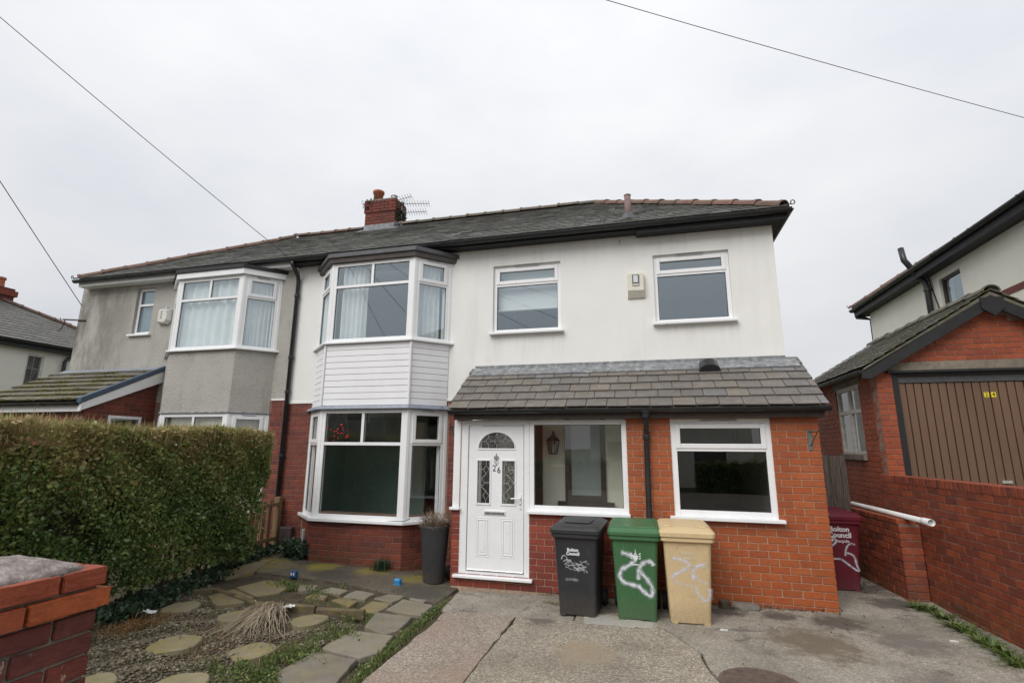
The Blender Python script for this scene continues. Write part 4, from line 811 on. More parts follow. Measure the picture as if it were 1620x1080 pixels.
b = B(); b.box(XE0+.02, XP, YE+.08, YE+.11, 5.25, 5.37); b.box(XE0+.02, XE0+.05, YE+.11, 6.6, 5.25, 5.37); b.obj('fascia_board', 'upvc', G, bevel=.003)
B().box(XE0+.05, XP, YE+.11, YW, 5.255, 5.265).obj('soffit_board', 'upvc', G)
gutter(G, (XE0-.03, YE+.02, 5.375), (XP, YE+.02, 5.375), (0, -1, 0), .06, nb=9)
# tiled porch
PX0, PX1 = -14.3, -11.56; pe, pez, pzt = -.62, 2.60, 3.37; psl = math.hypot(YW-pe, pzt-pez); pv = np.array([0, (YW-pe)/psl, (pzt-pez)/psl]); pn = np.array([0, -pv[2], pv[1]])
pr = B().hexa([(PX0, pe, pez-.03), (PX1, pe, pez-.03), (PX1, YW, pzt-.03), (PX0, YW, pzt-.03), (PX0, pe, pez), (PX1, pe, pez), (PX1, YW, pzt), (PX0, YW, pzt)]).obj('porch_roof', 'tile_mossy', G)
slope_tiles('tile', pr, (0, pe-.04, pez), (1, 0, 0), pv, pn, 7, .232, .30, 'tile_mossy', lambda s: (PX0, PX1-.05), th=.022, over=1.15, each=True, half=True, jit=.008, piece='roof_tile')
# moss lumps on the tile edges
n = 11000; jr = RNG.integers(0, 7, n); s_ = jr*.232-.02+np.abs(RNG.normal(0, .025, n)); xx = RNG.uniform(PX0, PX1-.1, n); keep = np.sin(xx*3.1+jr*1.7)+np.sin(xx*7.3+jr)+RNG.normal(0, .5, n) > .2
P = np.array([0, pe-.04, pez])+np.outer(s_, pv)+np.outer(np.ones(n)*.05, pn); P[:, 0] = xx; P = P[keep]; leaves('moss', P, .018, RNG.uniform(.1, 1., len(P)), 'moss', pr, aspect=.9)
for sx in (PX1,):
    B().extr([(sx-.06, pe-.05, pez-.03), (sx-.06, YW, pzt-.02), (sx-.06, YW, pzt+.075), (sx-.06, pe-.05, pez+.065)], (.10, 0, 0)).obj('verge_trim', 'navy_trim', G, bevel=.006)
    B().extr([(sx-.05, pe-.02, pez-.16), (sx-.05, YW, pzt-.26), (sx-.05, YW, pzt-.031), (sx-.05, pe-.02, pez-.031)], (.07, 0, 0)).obj('barge_board', 'upvc', G, bevel=.004)
B().box(PX0, PX1-.05, pe+.02, pe+.05, pez-.17, pez-.03).obj('porch_fascia', 'upvc', G, bevel=.004); gutter(G, (PX0, pe-.035, pez-.015), (PX1-.03, pe-.035, pez-.015), (0, -1, 0), .055, nb=5)
b = B(); b.hexa([(PX0, YW-.28, pzt-.11), (PX1, YW-.28, pzt-.11), (PX1, YW-.01, pzt+.03), (PX0, YW-.01, pzt+.03), (PX0, YW-.28, pzt-.085), (PX1, YW-.28, pzt-.085), (PX1, YW-.01, pzt+.055), (PX0, YW-.01, pzt+.055)]); b.obj('lead_flashing', 'lead_blue', G)
SX = PX1-.09; FS = frame((SX, 0, 0), (0, 1, 0), (1, 0, 0)); wy0, wy1 = onX(171, 658, SX)[1], onX(224, 659, SX)[1]; wz = onX(198, 658, SX)[2]
sw_ = wallpart('porch_side_wall', FS, pe+.12, YW, 0, 2.55, -.2, -.009, 'mortar_old', G, [(wy0, wy1, wz-.9, wz)])
B().extr([(SX-.2, pe+.12, 2.55), (SX-.2, YW, 2.55), (SX-.2, YW, pzt-.06), (SX-.2, pe+.12, 2.62)], (.19, 0, 0)).obj('porch_gable_wall', 'mortar_old', G)
bricks(sw_, FS, pe+.12, YW, 1.2, 3.3, 'brick_old', [(wy0, wy1, wz-.9, wz)], blen=.235, clip=lambda a, b_, z: (max(a, YW-(pzt-.08-z)/(pzt-pez)*(YW-pe) if False else a), b_) if z+.05 < pez-.06+(a-pe)*(pzt-pez)/(YW-pe) else None)
window(G, frame((SX, wy0, wz-.9), (0, 1, 0), (1, 0, 0)), wy1-wy0, .9, [(1, [1], [0])], out=.01, fw=.055)
B().box(PX0, SX-.2, pe+.12, pe+.32, 0, 2.45).obj('porch_front_wall', 'brick_old', G)

# =================================================================== LEFT NEIGHBOUR (next semi along)
LX, LZ = -19.75, 4.80
L_ = thing('neighbour_house', 'white rendered house with leaded window and grey slate roof beyond the grey semi', 'house', (LX, 2, 0))
lw = onX(44, 559, LX); lw2 = onX(70, 563, LX); lw3 = onX(35, 603, LX); FL = frame((LX, 0, 0), (0, 1, 0), (1, 0, 0)); lh = (lw[1], lw2[1]+.02, lw3[2]-.35, lw[2])
wallpart('rendered_wall', FL, -6, 6.4, 0, LZ-.02, -.25, 0, 'render_cream', L_, [lh]); B().box(LX-6.5, LX-.25, -6, -5.8, 0, LZ).obj('front_wall', 'render_cream', L_); B().box(LX-6.5, LX-.25, 6.2, 6.4, 0, LZ).obj('back_wall', 'render_cream', L_)
b = B(); w_ = .05
for q in ((lh[0], lh[0]+w_, lh[2], lh[3]), (lh[1]-w_, lh[1], lh[2], lh[3]), (lh[0]+w_, lh[1]-w_, lh[2], lh[2]+w_), (lh[0]+w_, lh[1]-w_, lh[3]-w_, lh[3])): b.fbox(FL, *q, -.12, -.02)
lwin = b.obj('window', 'old_white_paint', L_); B().add([FL(lh[0]+w_, lh[2], -.08), FL(lh[1]-w_, lh[2], -.08), FL(lh[1]-w_, lh[3]-w_, -.08), FL(lh[0]+w_, lh[3]-w_, -.08)], [(0, 1, 2, 3)]).obj('pane', 'glass_dull', lwin, recalc=False)
B().fbox(FL, lh[0], lh[1], lh[2], lh[3], -.3, -.2).obj('dark_backing', 'interior_dark', lwin)  # plain dark board added behind the pane so the window looks dark
ld = B(); mx_, mz_ = (lh[0]+lh[1])/2, (lh[2]+.35+lh[3])/2
def lead2(*p): ld.tube([FL(y, z, -.07) for y, z in p], .008, 5)
for s in (1., .6, .28): lead2((mx_-.16*s, mz_), (mx_, mz_+.30*s), (mx_+.16*s, mz_), (mx_, mz_-.30*s), (mx_-.16*s, mz_))
lead2((lh[0], mz_), (lh[1], mz_)); lead2((mx_, lh[2]), (mx_, lh[3])); ld.obj('lead_came', 'metal_dull', lwin)
XEv = LX+.22; ZEv = LZ+.02; lt = .62
def lroof(px, py):
    r = ray(px, py); n_ = np.array([lt, 0, 1.]); c_ = n_@np.array([XEv, 0, ZEv]); return CP+r*((c_-n_@CP)/(n_@r))
hA, hB = lroof(118, 520), lroof(0, 474); dd = (hB-hA)/(XEv-hA[0]-(XEv-hB[0])); 
f_ = lambda X: hA+(hB-hA)*((X-hA[0])/(hB[0]-hA[0]))
e0 = f_(XEv); e1 = f_(XEv-3.4)
b = B(); b.extr([(XEv, -6.3, ZEv), (XEv, e0[1], ZEv), tuple(e1), (e1[0], -2.8, e1[2])], (0, 0, -.05)); b.extr([(XEv, e0[1], ZEv), (XEv-6.8, e0[1], ZEv), tuple(e1)], (0, 0, -.05)); b.extr([(XEv-6.8, -6.3, ZEv), (XEv-6.8, e0[1], ZEv), tuple(e1), (e1[0], -2.8, e1[2])], (0, 0, -.05))
lr = b.obj('roof', 'slate_far', L_); cl, sl2 = math.cos(math.atan(lt)), math.sin(math.atan(lt))
slope_tiles('roof_slates', lr, (XEv+.03, -1.0, ZEv-.01), (0, 1, 0), (-cl, 0, sl2), (sl2, 0, cl), 20, .2, .3, 'slate_far', lambda s: (0., f_(XEv-s*cl)[1]+1.0), th=.01, over=1.2, jit=.012)
ridge_line(lr, tuple(e0+[0, 0, .04]), tuple(e1+[0, 0, .04]), 'ridge_red', .45, 'hip_tile')
B().box(XEv-.06, XEv-.02, -6.2, e0[1], ZEv-.2, ZEv-.04).obj('fascia_board', 'black_paint', L_); B().box(LX, XEv-.06, -6.2, e0[1], ZEv-.19, ZEv-.17).obj('soffit_board', 'black_paint', L_); gutter(L_, (XEv+.03, -6.2, ZEv-.03), (XEv+.03, e0[1], ZEv-.03), (1, 0, 0), .06, nb=5, brk=False)
dp = onX(103, 572, LX+.08); downpipe(L_, [(LX+.08, dp[1]+.5, dp[2]+.22), (LX+.08, dp[1]+.1, dp[2]+.12), (LX+.08, dp[1], dp[2]), (LX+.08, dp[1], .2)], .05)
cq = lroof(0, 474); cc = B().box(cq[0]-.6, cq[0]+.12, cq[1]-.9, cq[1]+.28, cq[2]-.8, cq[2]+.42).obj('chimney', 'brick_chimney', L_); B().box(cq[0]-.66, cq[0]+.18, cq[1]-.96, cq[1]+.34, cq[2]+.16, cq[2]+.34).obj('corbel_course', 'brick_chimney', cc)
for i in range(2): B().lathe([(.13, 0), (.12, .25), (.15, .27), (.14, .33)], (cq[0]-.1, cq[1]-.05-i*.45, cq[2]+.42), 14).obj('chimney_pot', 'terracotta', cc)

# =================================================================== RIGHT NEIGHBOUR, ITS GARAGE AND THE RETAINING WALL
R_ = thing('neighbour_house', 'white rendered house with black eaves rising behind the brick garage', 'house', (5.5, 4, 0))
RX = 3.95; FR = frame((RX, 0, 0), (0, -1, 0), (-1, 0, 0)); rw0, rw1 = onX(1486, 450, RX), onX(1526, 470, RX); rh = (-rw0[1], -rw1[1], onX(1500, 497, RX)[2]-.3, onX(1500, 434, RX)[2])
wallpart('rendered_wall', FR, -8.33, 4, .0, 5.62, -.25, 0, 'render_cream', R_, [rh]); B().box(RX+.25, 10, 8.08, 8.33, 0, 5.62).obj('back_wall', 'render_cream', R_); B().box(RX+.25, 10, -4, -3.8, 0, 5.62).obj('front_wall', 'render_cream', R_)
b = B(); w_ = .045
for q in ((rh[0], rh[0]+w_, rh[2], rh[3]), (rh[1]-w_, rh[1], rh[2], rh[3]), (rh[0]+w_, rh[1]-w_, rh[2], rh[2]+w_), (rh[0]+w_, rh[1]-w_, rh[3]-w_, rh[3])): b.fbox(FR, *q, -.11, -.05)
rwn = b.obj('window', 'brown_wood', R_); B().add([FR(rh[0]+w_, rh[2], -.08), FR(rh[1]-w_, rh[2], -.08), FR(rh[1]-w_, rh[3]-w_, -.08), FR(rh[0]+w_, rh[3]-w_, -.08)], [(0, 1, 2, 3)]).obj('pane', 'glass', rwn, recalc=False); B().fbox(FR, rh[0], rh[1], rh[2], rh[3], -.4, -.28).obj('frosted_blind', 'blind_teal', rwn)
bq = onX(1600, 459, RX); B().fbox(FR, -bq[1]-.25, 4, bq[2]-.055, bq[2]+.055, -.02, .012).obj('brick_band', 'brick_purple', R_)
GXn, GZn = 3.62, 5.72
B().box(GXn+.06, GXn+.10, -4, 8.6, GZn-.20, GZn+.02).obj('fascia_board', 'black_paint', R_, bevel=.004); B().box(GXn+.10, RX, -4, 8.6, GZn-.19, GZn-.17).obj('soffit_board', 'black_paint', R_); gutter(R_, (GXn+.0, -4, GZn), (GXn+.0, 8.62, GZn), (-1, 0, 0), .065, nb=10)
gutter(R_, (GXn, 8.66, GZn), (9, 8.66, GZn), (0, 1, 0), .06, brk=False); B().box(GXn+.06, 9, 8.55, 8.6, GZn-.2, GZn+.02).obj('fascia_board', 'black_paint', R_)
downpipe(R_, [(GXn+.1, 8.62, GZn-.04), (GXn+.12, 8.6, GZn-.22), (RX-.1, 8.42, GZn-.28), (RX+.05, 8.40, GZn-.34), (RX+.05, 8.40, 1)], .045)
b = B(); b.extr([(GXn, -4.2, GZn+.03), (GXn, 8.65, GZn+.03), (GXn+3.3, 5.4, GZn+2.1), (GXn+3.3, -1, GZn+2.1)], (0, 0, -.05)); b.extr([(GXn, 8.65, GZn+.03), (GXn+6.6, 8.65, GZn+.03), (GXn+3.3, 5.4, GZn+2.1)], (0, 0, -.05)); b.extr([(GXn+6.6, -4.2, GZn+.03), (GXn+6.6, 8.65, GZn+.03), (GXn+3.3, 5.4, GZn+2.1), (GXn+3.3, -1, GZn+2.1)], (0, 0, -.05)); rr = b.obj('roof', 'slate_far', R_)
ridge_line(rr, (GXn, 8.62, GZn+.06), (GXn+3.3, 5.4, GZn+2.15), 'ridge_red', .45, 'hip_tile'); B().tube([(GXn-.02, 8.7, GZn+.08), (GXn-.06, 8.74, GZn+.16), (GXn-.02, 8.76, GZn+.19)], .008, 5).obj('hip_iron', 'iron', rr)
s0 = onX(1475, 490, RX-.09); s1 = onX(1464, 452, RX-.09); s2 = onX(1430, 412, GXn-.11); s3 = onX(1424, 394, GXn-.11)
downpipe(R_, [(s0[0], s1[1]-.05, 1.2), (s0[0], s1[1]-.05, s1[2]-.05), (s0[0]-.02, s1[1]-.04, s1[2]+.08), (s0[0]-.08, s1[1], s1[2]+.16), (s2[0]+.06, s2[1], s2[2]-.10), (s2[0], s2[1], s2[2]), (s3[0], s3[1]-.02, s3[2])], .06, clips=[(s0[0], s1[1]-.05, s1[2]-.12)])
B().tube([onX(1459, 415, RX-.015), onX(1487, 490, RX-.015)], .012, 5).obj('wall_cable', 'cable_black', R_)
for px, py in ((1447, 445), (1547, 369), (1388, 479)): q = onX(px, py, RX-.01); B().box(q[0]-.02, q[0], q[1]-.11, q[1]+.11, q[2]-.035, q[2]+.035).obj('air_vent', 'brown_wood', R_)

A = thing('garage', 'red brick gabled garage with brown panelled door numbered 24', 'garage', (2.77, 3, 1.2))
AX0, AX1, AY, AY1 = 1.25, 4.29, 1.45, 5.2; AXm = 2.765; AZr = 4.10; AZe = 3.06; FA = frame((0, AY, 0), (1, 0, 0), (0, -1, 0)); DX0, DX1 = 1.455, 4.08
aw = wallpart('front_pier', FA, AX0, DX0, 1.0, 3.02, -.2, -.009, 'mortar_old', A)
B().fbox(FA, DX1, AX1, 1.0, 3.02, -.2, 0).obj('front_pier', 'brick_garage', A)
gs = (AZr-AZe)/(AXm-1.08)
B().extr([(AX0, AY+.009, 3.05), (AX1, AY+.009, 3.05), (AX1, AY+.009, AZe+.04), (AXm, AY+.009, AZr-.05), (AX0, AY+.009, AZe+.04)], (0, .18, 0)).obj('gable_wall', 'mortar_old', A)
bricks(aw, FA, AX0, DX0, 1.1, 3.02, 'brick_garage', course=.08, blen=.235, depth=.09)
def gclip(a, b_, z):
    top = lambda x: AZe+.02+(min(x, 2*AXm-x)-1.08)*gs-.12
    if top((a+b_)/2) < z+.03: return None
    return (a, b_)
bricks(aw, FA, AX0, AX1, 3.155, 3.95, 'brick_garage', course=.08, blen=.235, depth=.09, clip=gclip)
B().fbox(FA, AX0-.02, AX1+.02, 3.022, 3.152, -.16, .02).obj('lintel', 'stone_lintel', A, bevel=.008)
FAs = frame((AX0, 0, 0), (0, -1, 0), (-1, 0, 0)); gwn = (-3.22, -2.16, 1.80, 2.93)
asw = wallpart('side_wall', FAs, -AY1, -AY-.2, -.1, AZe, -.2, -.009, 'mortar_old', A, [gwn]); B().box(AX0+.2, AX1, AY1-.2, AY1, 0, AZe).obj('back_wall', 'brick_garage', A); B().box(AX1-.2, AX1, AY+.2, AY1-.2, 0, AZe).obj('side_wall', 'brick_garage', A)
bricks(asw, FAs, -AY1, -AY-.092, 0.9, AZe, 'brick_garage', [gwn, (-3.34, -2.04, 2.93, 3.02)], course=.08, blen=.235, depth=.09, shift=.07)
B().box(AX0+.009, AX0+.1, AY+.092, AY+.2, 1, AZe).obj('corner_fill', 'mortar_old', A)
B().fbox(FAs, -3.34, -2.04, 2.932, 3.02, -.1, .015).obj('window_lintel', 'stone_lintel', A)
b = B(); w_ = .055; mY = (gwn[0]+gwn[1])/2; mZ = 2.50
for q in ((gwn[0], gwn[0]+w_, gwn[2], gwn[3]), (gwn[1]-w_, gwn[1], gwn[2], gwn[3]), (gwn[0]+w_, gwn[1]-w_, gwn[2], gwn[2]+.05), (gwn[0]+w_, gwn[1]-w_, gwn[3]-.07, gwn[3]), (mY-.025, mY+.025, gwn[2]+.05, gwn[3]-.07), (gwn[0]+w_, mY-.025, mZ-.03, mZ+.03), (mY+.025, gwn[1]-w_, mZ-.03, mZ+.03)): b.fbox(FAs, *q, -.09, -.02)
gwo = b.obj('window', 'old_white_paint', A, bevel=.004, label='old white painted four-pane garage side window')
for y0, y1 in ((gwn[0]+w_, mY-.025), (mY+.025, gwn[1]-w_)):
    for z0, z1 in ((gwn[2]+.05, mZ-.03), (mZ+.03, gwn[3]-.07)): B().add([FAs(y0, z0, -.05), FAs(y1, z0, -.05), FAs(y1, z1, -.05), FAs(y0, z1, -.05)], [(0, 1, 2, 3)]).obj('pane', 'glass_low', gwo, recalc=False)
B().fbox(FAs, gwn[0]-.02, gwn[1]+.02, gwn[2]-.09, gwn[2], -.08, .05).obj('sill', 'stone_lintel', gwo, bevel=.008)
B().box(AX0+.22, AX0+.26, 2.0, 3.5, 1.4, 3.0).obj('window_sacking', 'interior_paint', A)
# door: ribbed panels in a dark frame
b = B(); b.fbox(FA, DX0, DX0+.085, 1.0, 3.02, -.14, -.01); b.fbox(FA, DX0+.085, DX1, 2.94, 3.021, -.14, -.012); b.fbox(FA, DX1-.08, DX1, 1.0, 2.94, -.14, -.012); dfm = b.obj('door_frame', 'black_paint', A, bevel=.006)
B().fbox(FA, DX0-.06, DX1, 2.99, 3.021, -.02, .06).obj('door_canopy', 'black_paint', A)
B().fbox(FA, DX0+.085, DX1-.08, 2.85, 2.94, -.12, -.04).obj('door_header', 'canopy_felt', A)
gd = B().fbox(FA, DX0+.086, DX1-.081, 1.0, 2.849, -.11, -.085).obj('garage_door', 'black_paint', A, label='brown vertical-panel garage door'); nx = 24; pw = (DX1-.081-DX0-.086)/nx
for i in range(nx): B().fbox(FA, DX0+.086+i*pw+.006, DX0+.086+(i+1)*pw-.006, 1.0, 2.845, -.084, -.06+random.uniform(0, .002)).obj('door_plank', 'garage_brown', gd, bevel=.008)
dq = onY(1565, 624, AY+.06)
for i, ch in enumerate('24'):
    cxn = dq[0]-.035+i*.085; B().fbox(FA, cxn-.028, cxn+.028, dq[2]-.035, dq[2]+.035, -.06, -.055).obj('number_plate', 'print_yellow', gd); text('house_number', ch, FA, cxn, dq[2], .075, 'print_black', gd, d=-.0535, bold=.001)
q = onY(1592, 762, AY+.06); B().fbox(FA, q[0]-.06, q[0]+.06, q[2]-.02, q[2]+.02, -.06, -.03).obj('door_handle', 'metal_bright', gd)
# roof
YV = AY-.16; dl = np.array([AXm-1.05, 0, (AXm-1.05)*gs]); ll = np.linalg.norm(dl); dl /= ll; nl = np.array([-dl[2], 0, dl[0]]); zb = AZe+.0
rfA = B(); rfA.extr([(1.05, YV, zb), (AXm, YV, zb+(AXm-1.05)*gs), (2*AXm-1.05, YV, zb), (2*AXm-1.05, YV, zb-.05), (AXm, YV, zb+(AXm-1.05)*gs-.05), (1.05, YV, zb-.05)], (0, AY1+.2-YV, 0)); rfA = rfA.obj('roof', 'slate_garage', A)
slope_tiles('roof_slates', rfA, (1.02, YV-.03, zb+.0), (0, 1, 0), dl, nl, int(ll/.17)+1, .17, .27, 'slate_garage', lambda s: (0, AY1+.25-YV), th=.011, over=1.2, jit=.012)
dr_ = np.array([-dl[0], 0, dl[2]]); nr_ = np.array([dl[2], 0, dl[0]]); slope_tiles('roof_slates', rfA, (2*AXm-1.02, YV-.03, zb), (0, 1, 0), dr_, nr_, int(ll/.17)+1, .17, .27, 'slate_garage', lambda s: (0, AY1+.25-YV), th=.011, over=1.2, jit=.012)
ridge_line(rfA, (AXm, YV-.05, zb+(AXm-1.05)*gs+.03), (AXm, AY1+.2, zb+(AXm-1.05)*gs+.03), 'slate_garage', .45, r=.10)
zr_ = zb+(AXm-1.05)*gs
for sg in (-1, 1):
    X = lambda x: AXm+sg*(AXm-x); B().extr([(X(1.02), YV, zb-.045), (X(AXm), YV, zr_-.045), (X(AXm), YV, zr_-.225), (X(1.14), YV, zb-.16), (X(1.02), YV, zb-.16)], (0, .03, 0)).obj('barge_board', 'black_paint', A, bevel=.004)
B().extr([(AXm-.14, YV-.02, zr_-.09), (AXm+.14, YV-.02, zr_-.09), (AXm+.14, YV-.02, zr_-.25), (AXm, YV-.02, zr_-.36), (AXm-.14, YV-.02, zr_-.25)], (0, .035, 0)).obj('apex_block', 'black_paint', A)
gutter(A, (1.02, YV+.02, zb-.03), (1.02, AY1+.2, zb-.03), (-1, 0, 0), .055, nb=5)

# retaining wall
K = thing('retaining_wall', 'stained red brick retaining wall topped with on-edge bricks below the garage', 'wall', (1.3, -1, 0))
uw = np.array([.05, -1., 0]); uw /= np.linalg.norm(uw); FK = frame((1.19, AY+.18, 0), uw, (uw[1], -uw[0], 0)); LK = 6.6; ZK = 1.52
kw = wallpart('wall_core', FK, 0, LK, -.2, ZK-.005, -.22, -.006, 'mortar_wall', K)
bricks(kw, FK, 0, LK, -.03, 1.425, 'brick_wall', course=.0865, blen=.236, depth=.09, jig=.003)
def copings(part, F, a0, a1, z0, z1, mat, w=.078, d=.225):
    a = a0
    while a < a1-.02:
        q1 = min(a+w-.010, a1); o = bpy.data.objects.new('coping_brick', brick_mesh(q1-a, z1-z0, d, mat)); COL.objects.link(o); c = F((a+q1)/2, (z0+z1)/2, -d/2+random.uniform(.0, .005))
        o.matrix_basis = Matrix.Translation(c) @ Matrix(((F.u[0], -F.n[0], 0, 0), (F.u[1], -F.n[1], 0, 0), (0, 0, 1, 0), (0, 0, 0, 1))); setp(o, part); a += w
copings(kw, FK, 0, 4.2, 1.43, ZK+.005, 'brick_wall'); B().fbox(FK, 4.22, LK, 1.43, ZK, -.225, .003).obj('distant_coping', 'brick_wall', kw)
K2 = thing('low_wall', 'low brick wall with squared pier end carrying the white pipe', 'wall', (1.05, .7, 0))
p0, p1 = np.array([.80, 3.0]), np.array([.985, .69]); uu = (p1-p0)/np.linalg.norm(p1-p0); FL2 = frame((*p0, 0), (*uu, 0), (uu[1], -uu[0], 0)); LL = np.linalg.norm(p1-p0); ZL = 1.0
lwc = B().prism([p0+[.009, 0], p1+[.009, .009], (1.215, .699), (1.18, 3.0)], -.2, ZL-.06).obj('wall_core', 'mortar_wall', K2)
bricks(lwc, FL2, 0, LL, -.03, .93, 'brick_wall', course=.0865, blen=.236, depth=.09, jig=.003); bricks(lwc, frame((*p1, 0), (1, 0, 0), (0, -1, 0)), 0.0, .235, -.03, .93, 'brick_wall', course=.0865, blen=.236, depth=.09, jig=.003)
copings(lwc, FL2, 0, LL, .933, ZL+.0, 'brick_wall', w=.115, d=.22)
pp = [np.array((1.02, 2.33, ZL+.036)), np.array((1.11, .14, ZL+.036))]; dv = (pp[1]-pp[0])/np.linalg.norm(pp[1]-pp[0])
ring = lambda c, r: [c+np.array([1, 0, 0])*r*math.cos(a)+np.array([0, 0, 1])*r*math.sin(a) for a in np.linspace(0, 2*math.pi, 17)[:-1]]
pipe = B().loft([ring(pp[0], .033), ring(pp[1], .033), ring(pp[1], .029), ring(pp[0], .029)], cap=False).obj('plastic_pipe', 'pipe_white', None, smooth=True); tag(pipe, 'white plastic pipe lying along the low brick wall', 'pipe')
B().loft([ring(pp[1]-dv*.16, .041), ring(pp[1]+dv*.01, .041), ring(pp[1]+dv*.01, .036), ring(pp[1]-dv*.16, .036)], cap=False).obj('pipe_socket', 'pipe_white', pipe, smooth=True); B().loft([ring(pp[1]-dv*.03, .034), ring(pp[1]-dv*.025, .034)]).obj('pipe_bung', 'plastic_grey', pipe)

# gate in the side passage
GT = thing('side_gate', 'weathered dark wooden gate between the house and the garage', 'gate', (.4, 1.95, 0)); x = -.03
zg = 1.79
while x < .86:
    w = min(random.uniform(.125, .15), .87-x); B().box(x+.003, x+w-.003, 1.93, 1.955, .08, zg+random.uniform(-.012, .006)).obj('plank', 'gate_wood', GT, bevel=.003); x += w
for z in (.35, 1.05, 1.62): B().box(-.03, .86, 1.956, 1.99, z, z+.1).obj('rail', 'gate_wood', GT)
# =================================================================== THINGS
def rrect(w, d, r, yo, z, n=5):
    pts = []
    for cx, cy, a0 in ((w/2-r, d/2-r, 0), (-w/2+r, d/2-r, 90), (-w/2+r, -d/2+r, 180), (w/2-r, -d/2+r, 270)):
        for i in range(n): a = rad(a0+90*i/(n-1)); pts.append((cx+r*math.cos(a), cy+r*math.sin(a)+yo, z))
    return pts
def wheelie_bin(x, y, rz, mat, label, lid, s=1., zoff=0):
    """x, y: middle of the front face foot; front looks along local -Y"""
    z0 = gz(x, y)+zoff; e = thing('wheelie_bin', label, 'bin', (x, y, z0), 'council wheelie bins'); R = Matrix.Translation((x, y, z0)) @ Matrix.Rotation(rz, 4, 'Z') @ Matrix.Scale(s, 4)
    def fin(b, name, m, par, smooth=False, bev=0):
        b.v = [tuple(R @ Vector(p)) for p in b.v]; return b.obj(name, m, par, smooth=smooth, bevel=bev)
    fy0, fy1 = .035, -.055      # front face foot / top in y (top leans out)
    HB = .915
    rings = []
    for z, w, yf, yb, r in ((0, .40, .055, .50, .03), (.015, .43, .035, .52, .035), (.10, .437, .028, .55, .04), (.5, .475, -.015, .60, .045), (.86, .515, -.048, .64, .045), (.862, .525, -.054, .645, .045), (HB, .53, -.06, .655, .045)):
        rings.append(rrect(w, yb-yf, r, (yf+yb)/2, z))
    body = fin(B().loft(rings), 'bin_body', mat, e, True); 
    body.modifiers.new('es', 'EDGE_SPLIT').split_angle = rad(35)
    rim = [rrect(w, d, .05, .30, z) for z, w, d in ((HB-.045, .56, .755), (HB-.04, .575, .77), (HB, .575, .77), (HB+.002, .53, .71))]
    fin(B().loft(rim), 'rim', mat, e, bev=.004)
    # stiffening feet and moulded rib above the base
    b = B()
    for sx in (-.17, .17): fin(B().box(sx-.035, sx+.035, .025, .06, 0, .02), 'foot', mat, e)
    # lid
    if lid == 'flap': sec = [(HB+.004, .60, .80, .0), (HB+.045, .605, .805, .0), (HB+.055, .575, .77, .0), (HB+.082, .56, .74, .015), (HB+.086, .54, .70, .02)]
    elif lid == 'dome': sec = [(HB+.004, .60, .80, .0), (HB+.05, .605, .805, .0), (HB+.06, .58, .78, .0), (HB+.085, .50, .66, .02), (HB+.09, .44, .58, .03)]
    else: sec = [(HB+.004, .60, .80, .0), (HB+.055, .605, .805, .0), (HB+.060, .59, .79, .0), (HB+.086, .52, .66, .03), (HB+.09, .48, .60, .04)]
    lr_ = []
    for z, w, d, yo in sec:
        q = rrect(w, d, .055, .30+yo, z); lr_.append([(px, py, pz+max(0, (py+.1))*.03) for px, py, pz in q])
    ld_ = fin(B().loft(lr_), 'lid', mat, e, False, .006)
    zt = sec[-1][0]
    b = B()
    if lid == 'dome':
        for sx in (-.19, .19): b.loft([rrect(.12, .10, .03, .05, zt-.03), rrect(.11, .09, .03, .05, zt-.012)], 0); b.v[-40:] = [(p[0]+sx, p[1], p[2]) for p in b.v[-40:]]
        b.box(-.16, .16, .12, .5, zt+.01, zt+.025)
    elif lid == 'flap':
        b.hexa([(-.24, -.03, zt-.005), (.24, -.03, zt-.005), (.22, .46, zt+.02), (-.22, .46, zt+.02), (-.235, -.025, zt+.016), (.235, -.025, zt+.016), (.215, .45, zt+.04), (-.215, .45, zt+.04)])
    else:
        for sx in (-.19, .19): b.lathe([(.055, 0), (.05, .012), (.035, .014)], (sx, .12, zt+.005), 14)
        b.box(-.10, .10, .06, .09, zt-.004, zt+.008)
    fin(b, 'lid_moulding', mat, ld_, bev=.006)
    b = B(); b.tube([(-.235, .66, HB+.02), (-.235, .735, HB+.075), (-.20, .745, HB+.085), (.20, .745, HB+.085), (.235, .735, HB+.075), (.235, .66, HB+.02)], .016, 8); fin(b, 'handle', mat, e, True)
    for sx in (-1, 1):
        c = Vector((sx*.245, .575, .10)); ring_ = lambda r, xx: [(xx, c.y+r*math.cos(a), c.z+r*math.sin(a)) for a in np.linspace(0, 2*math.pi, 21)[:-1]]
        b = B().loft([ring_(.06, c.x-.024), ring_(.095, c.x-.024), ring_(.10, c.x-.012), ring_(.10, c.x+.012), ring_(.095, c.x+.024), ring_(.06, c.x+.024)]); wo_ = fin(b, 'wheel', 'rubber', e, False); fin(B().loft([ring_(.055, c.x-.027), ring_(.055, c.x+.027)]), 'hub', mat, wo_)
    fin(B().tube([(-.24, .575, .10), (.24, .575, .10)], .012, 8), 'axle', 'metal_dull', e)
    # front face frame for print: origin foot, tilted plane
    o = R @ Vector((0, .028, .10)); t = R @ Vector((0, -.048, .86)); w = np.array((t-o).normalized()); u = np.array((R.to_3x3() @ Vector((1, 0, 0))).normalized()); n = np.cross(u, w)
    Ff = lambda a, b_, d=0.: np.array(o)+u*a*s+w*(b_-.10)*s+n*(d+.0); Ff.u = u; Ff.n = n; Ff.w = w
    return e, body, Ff
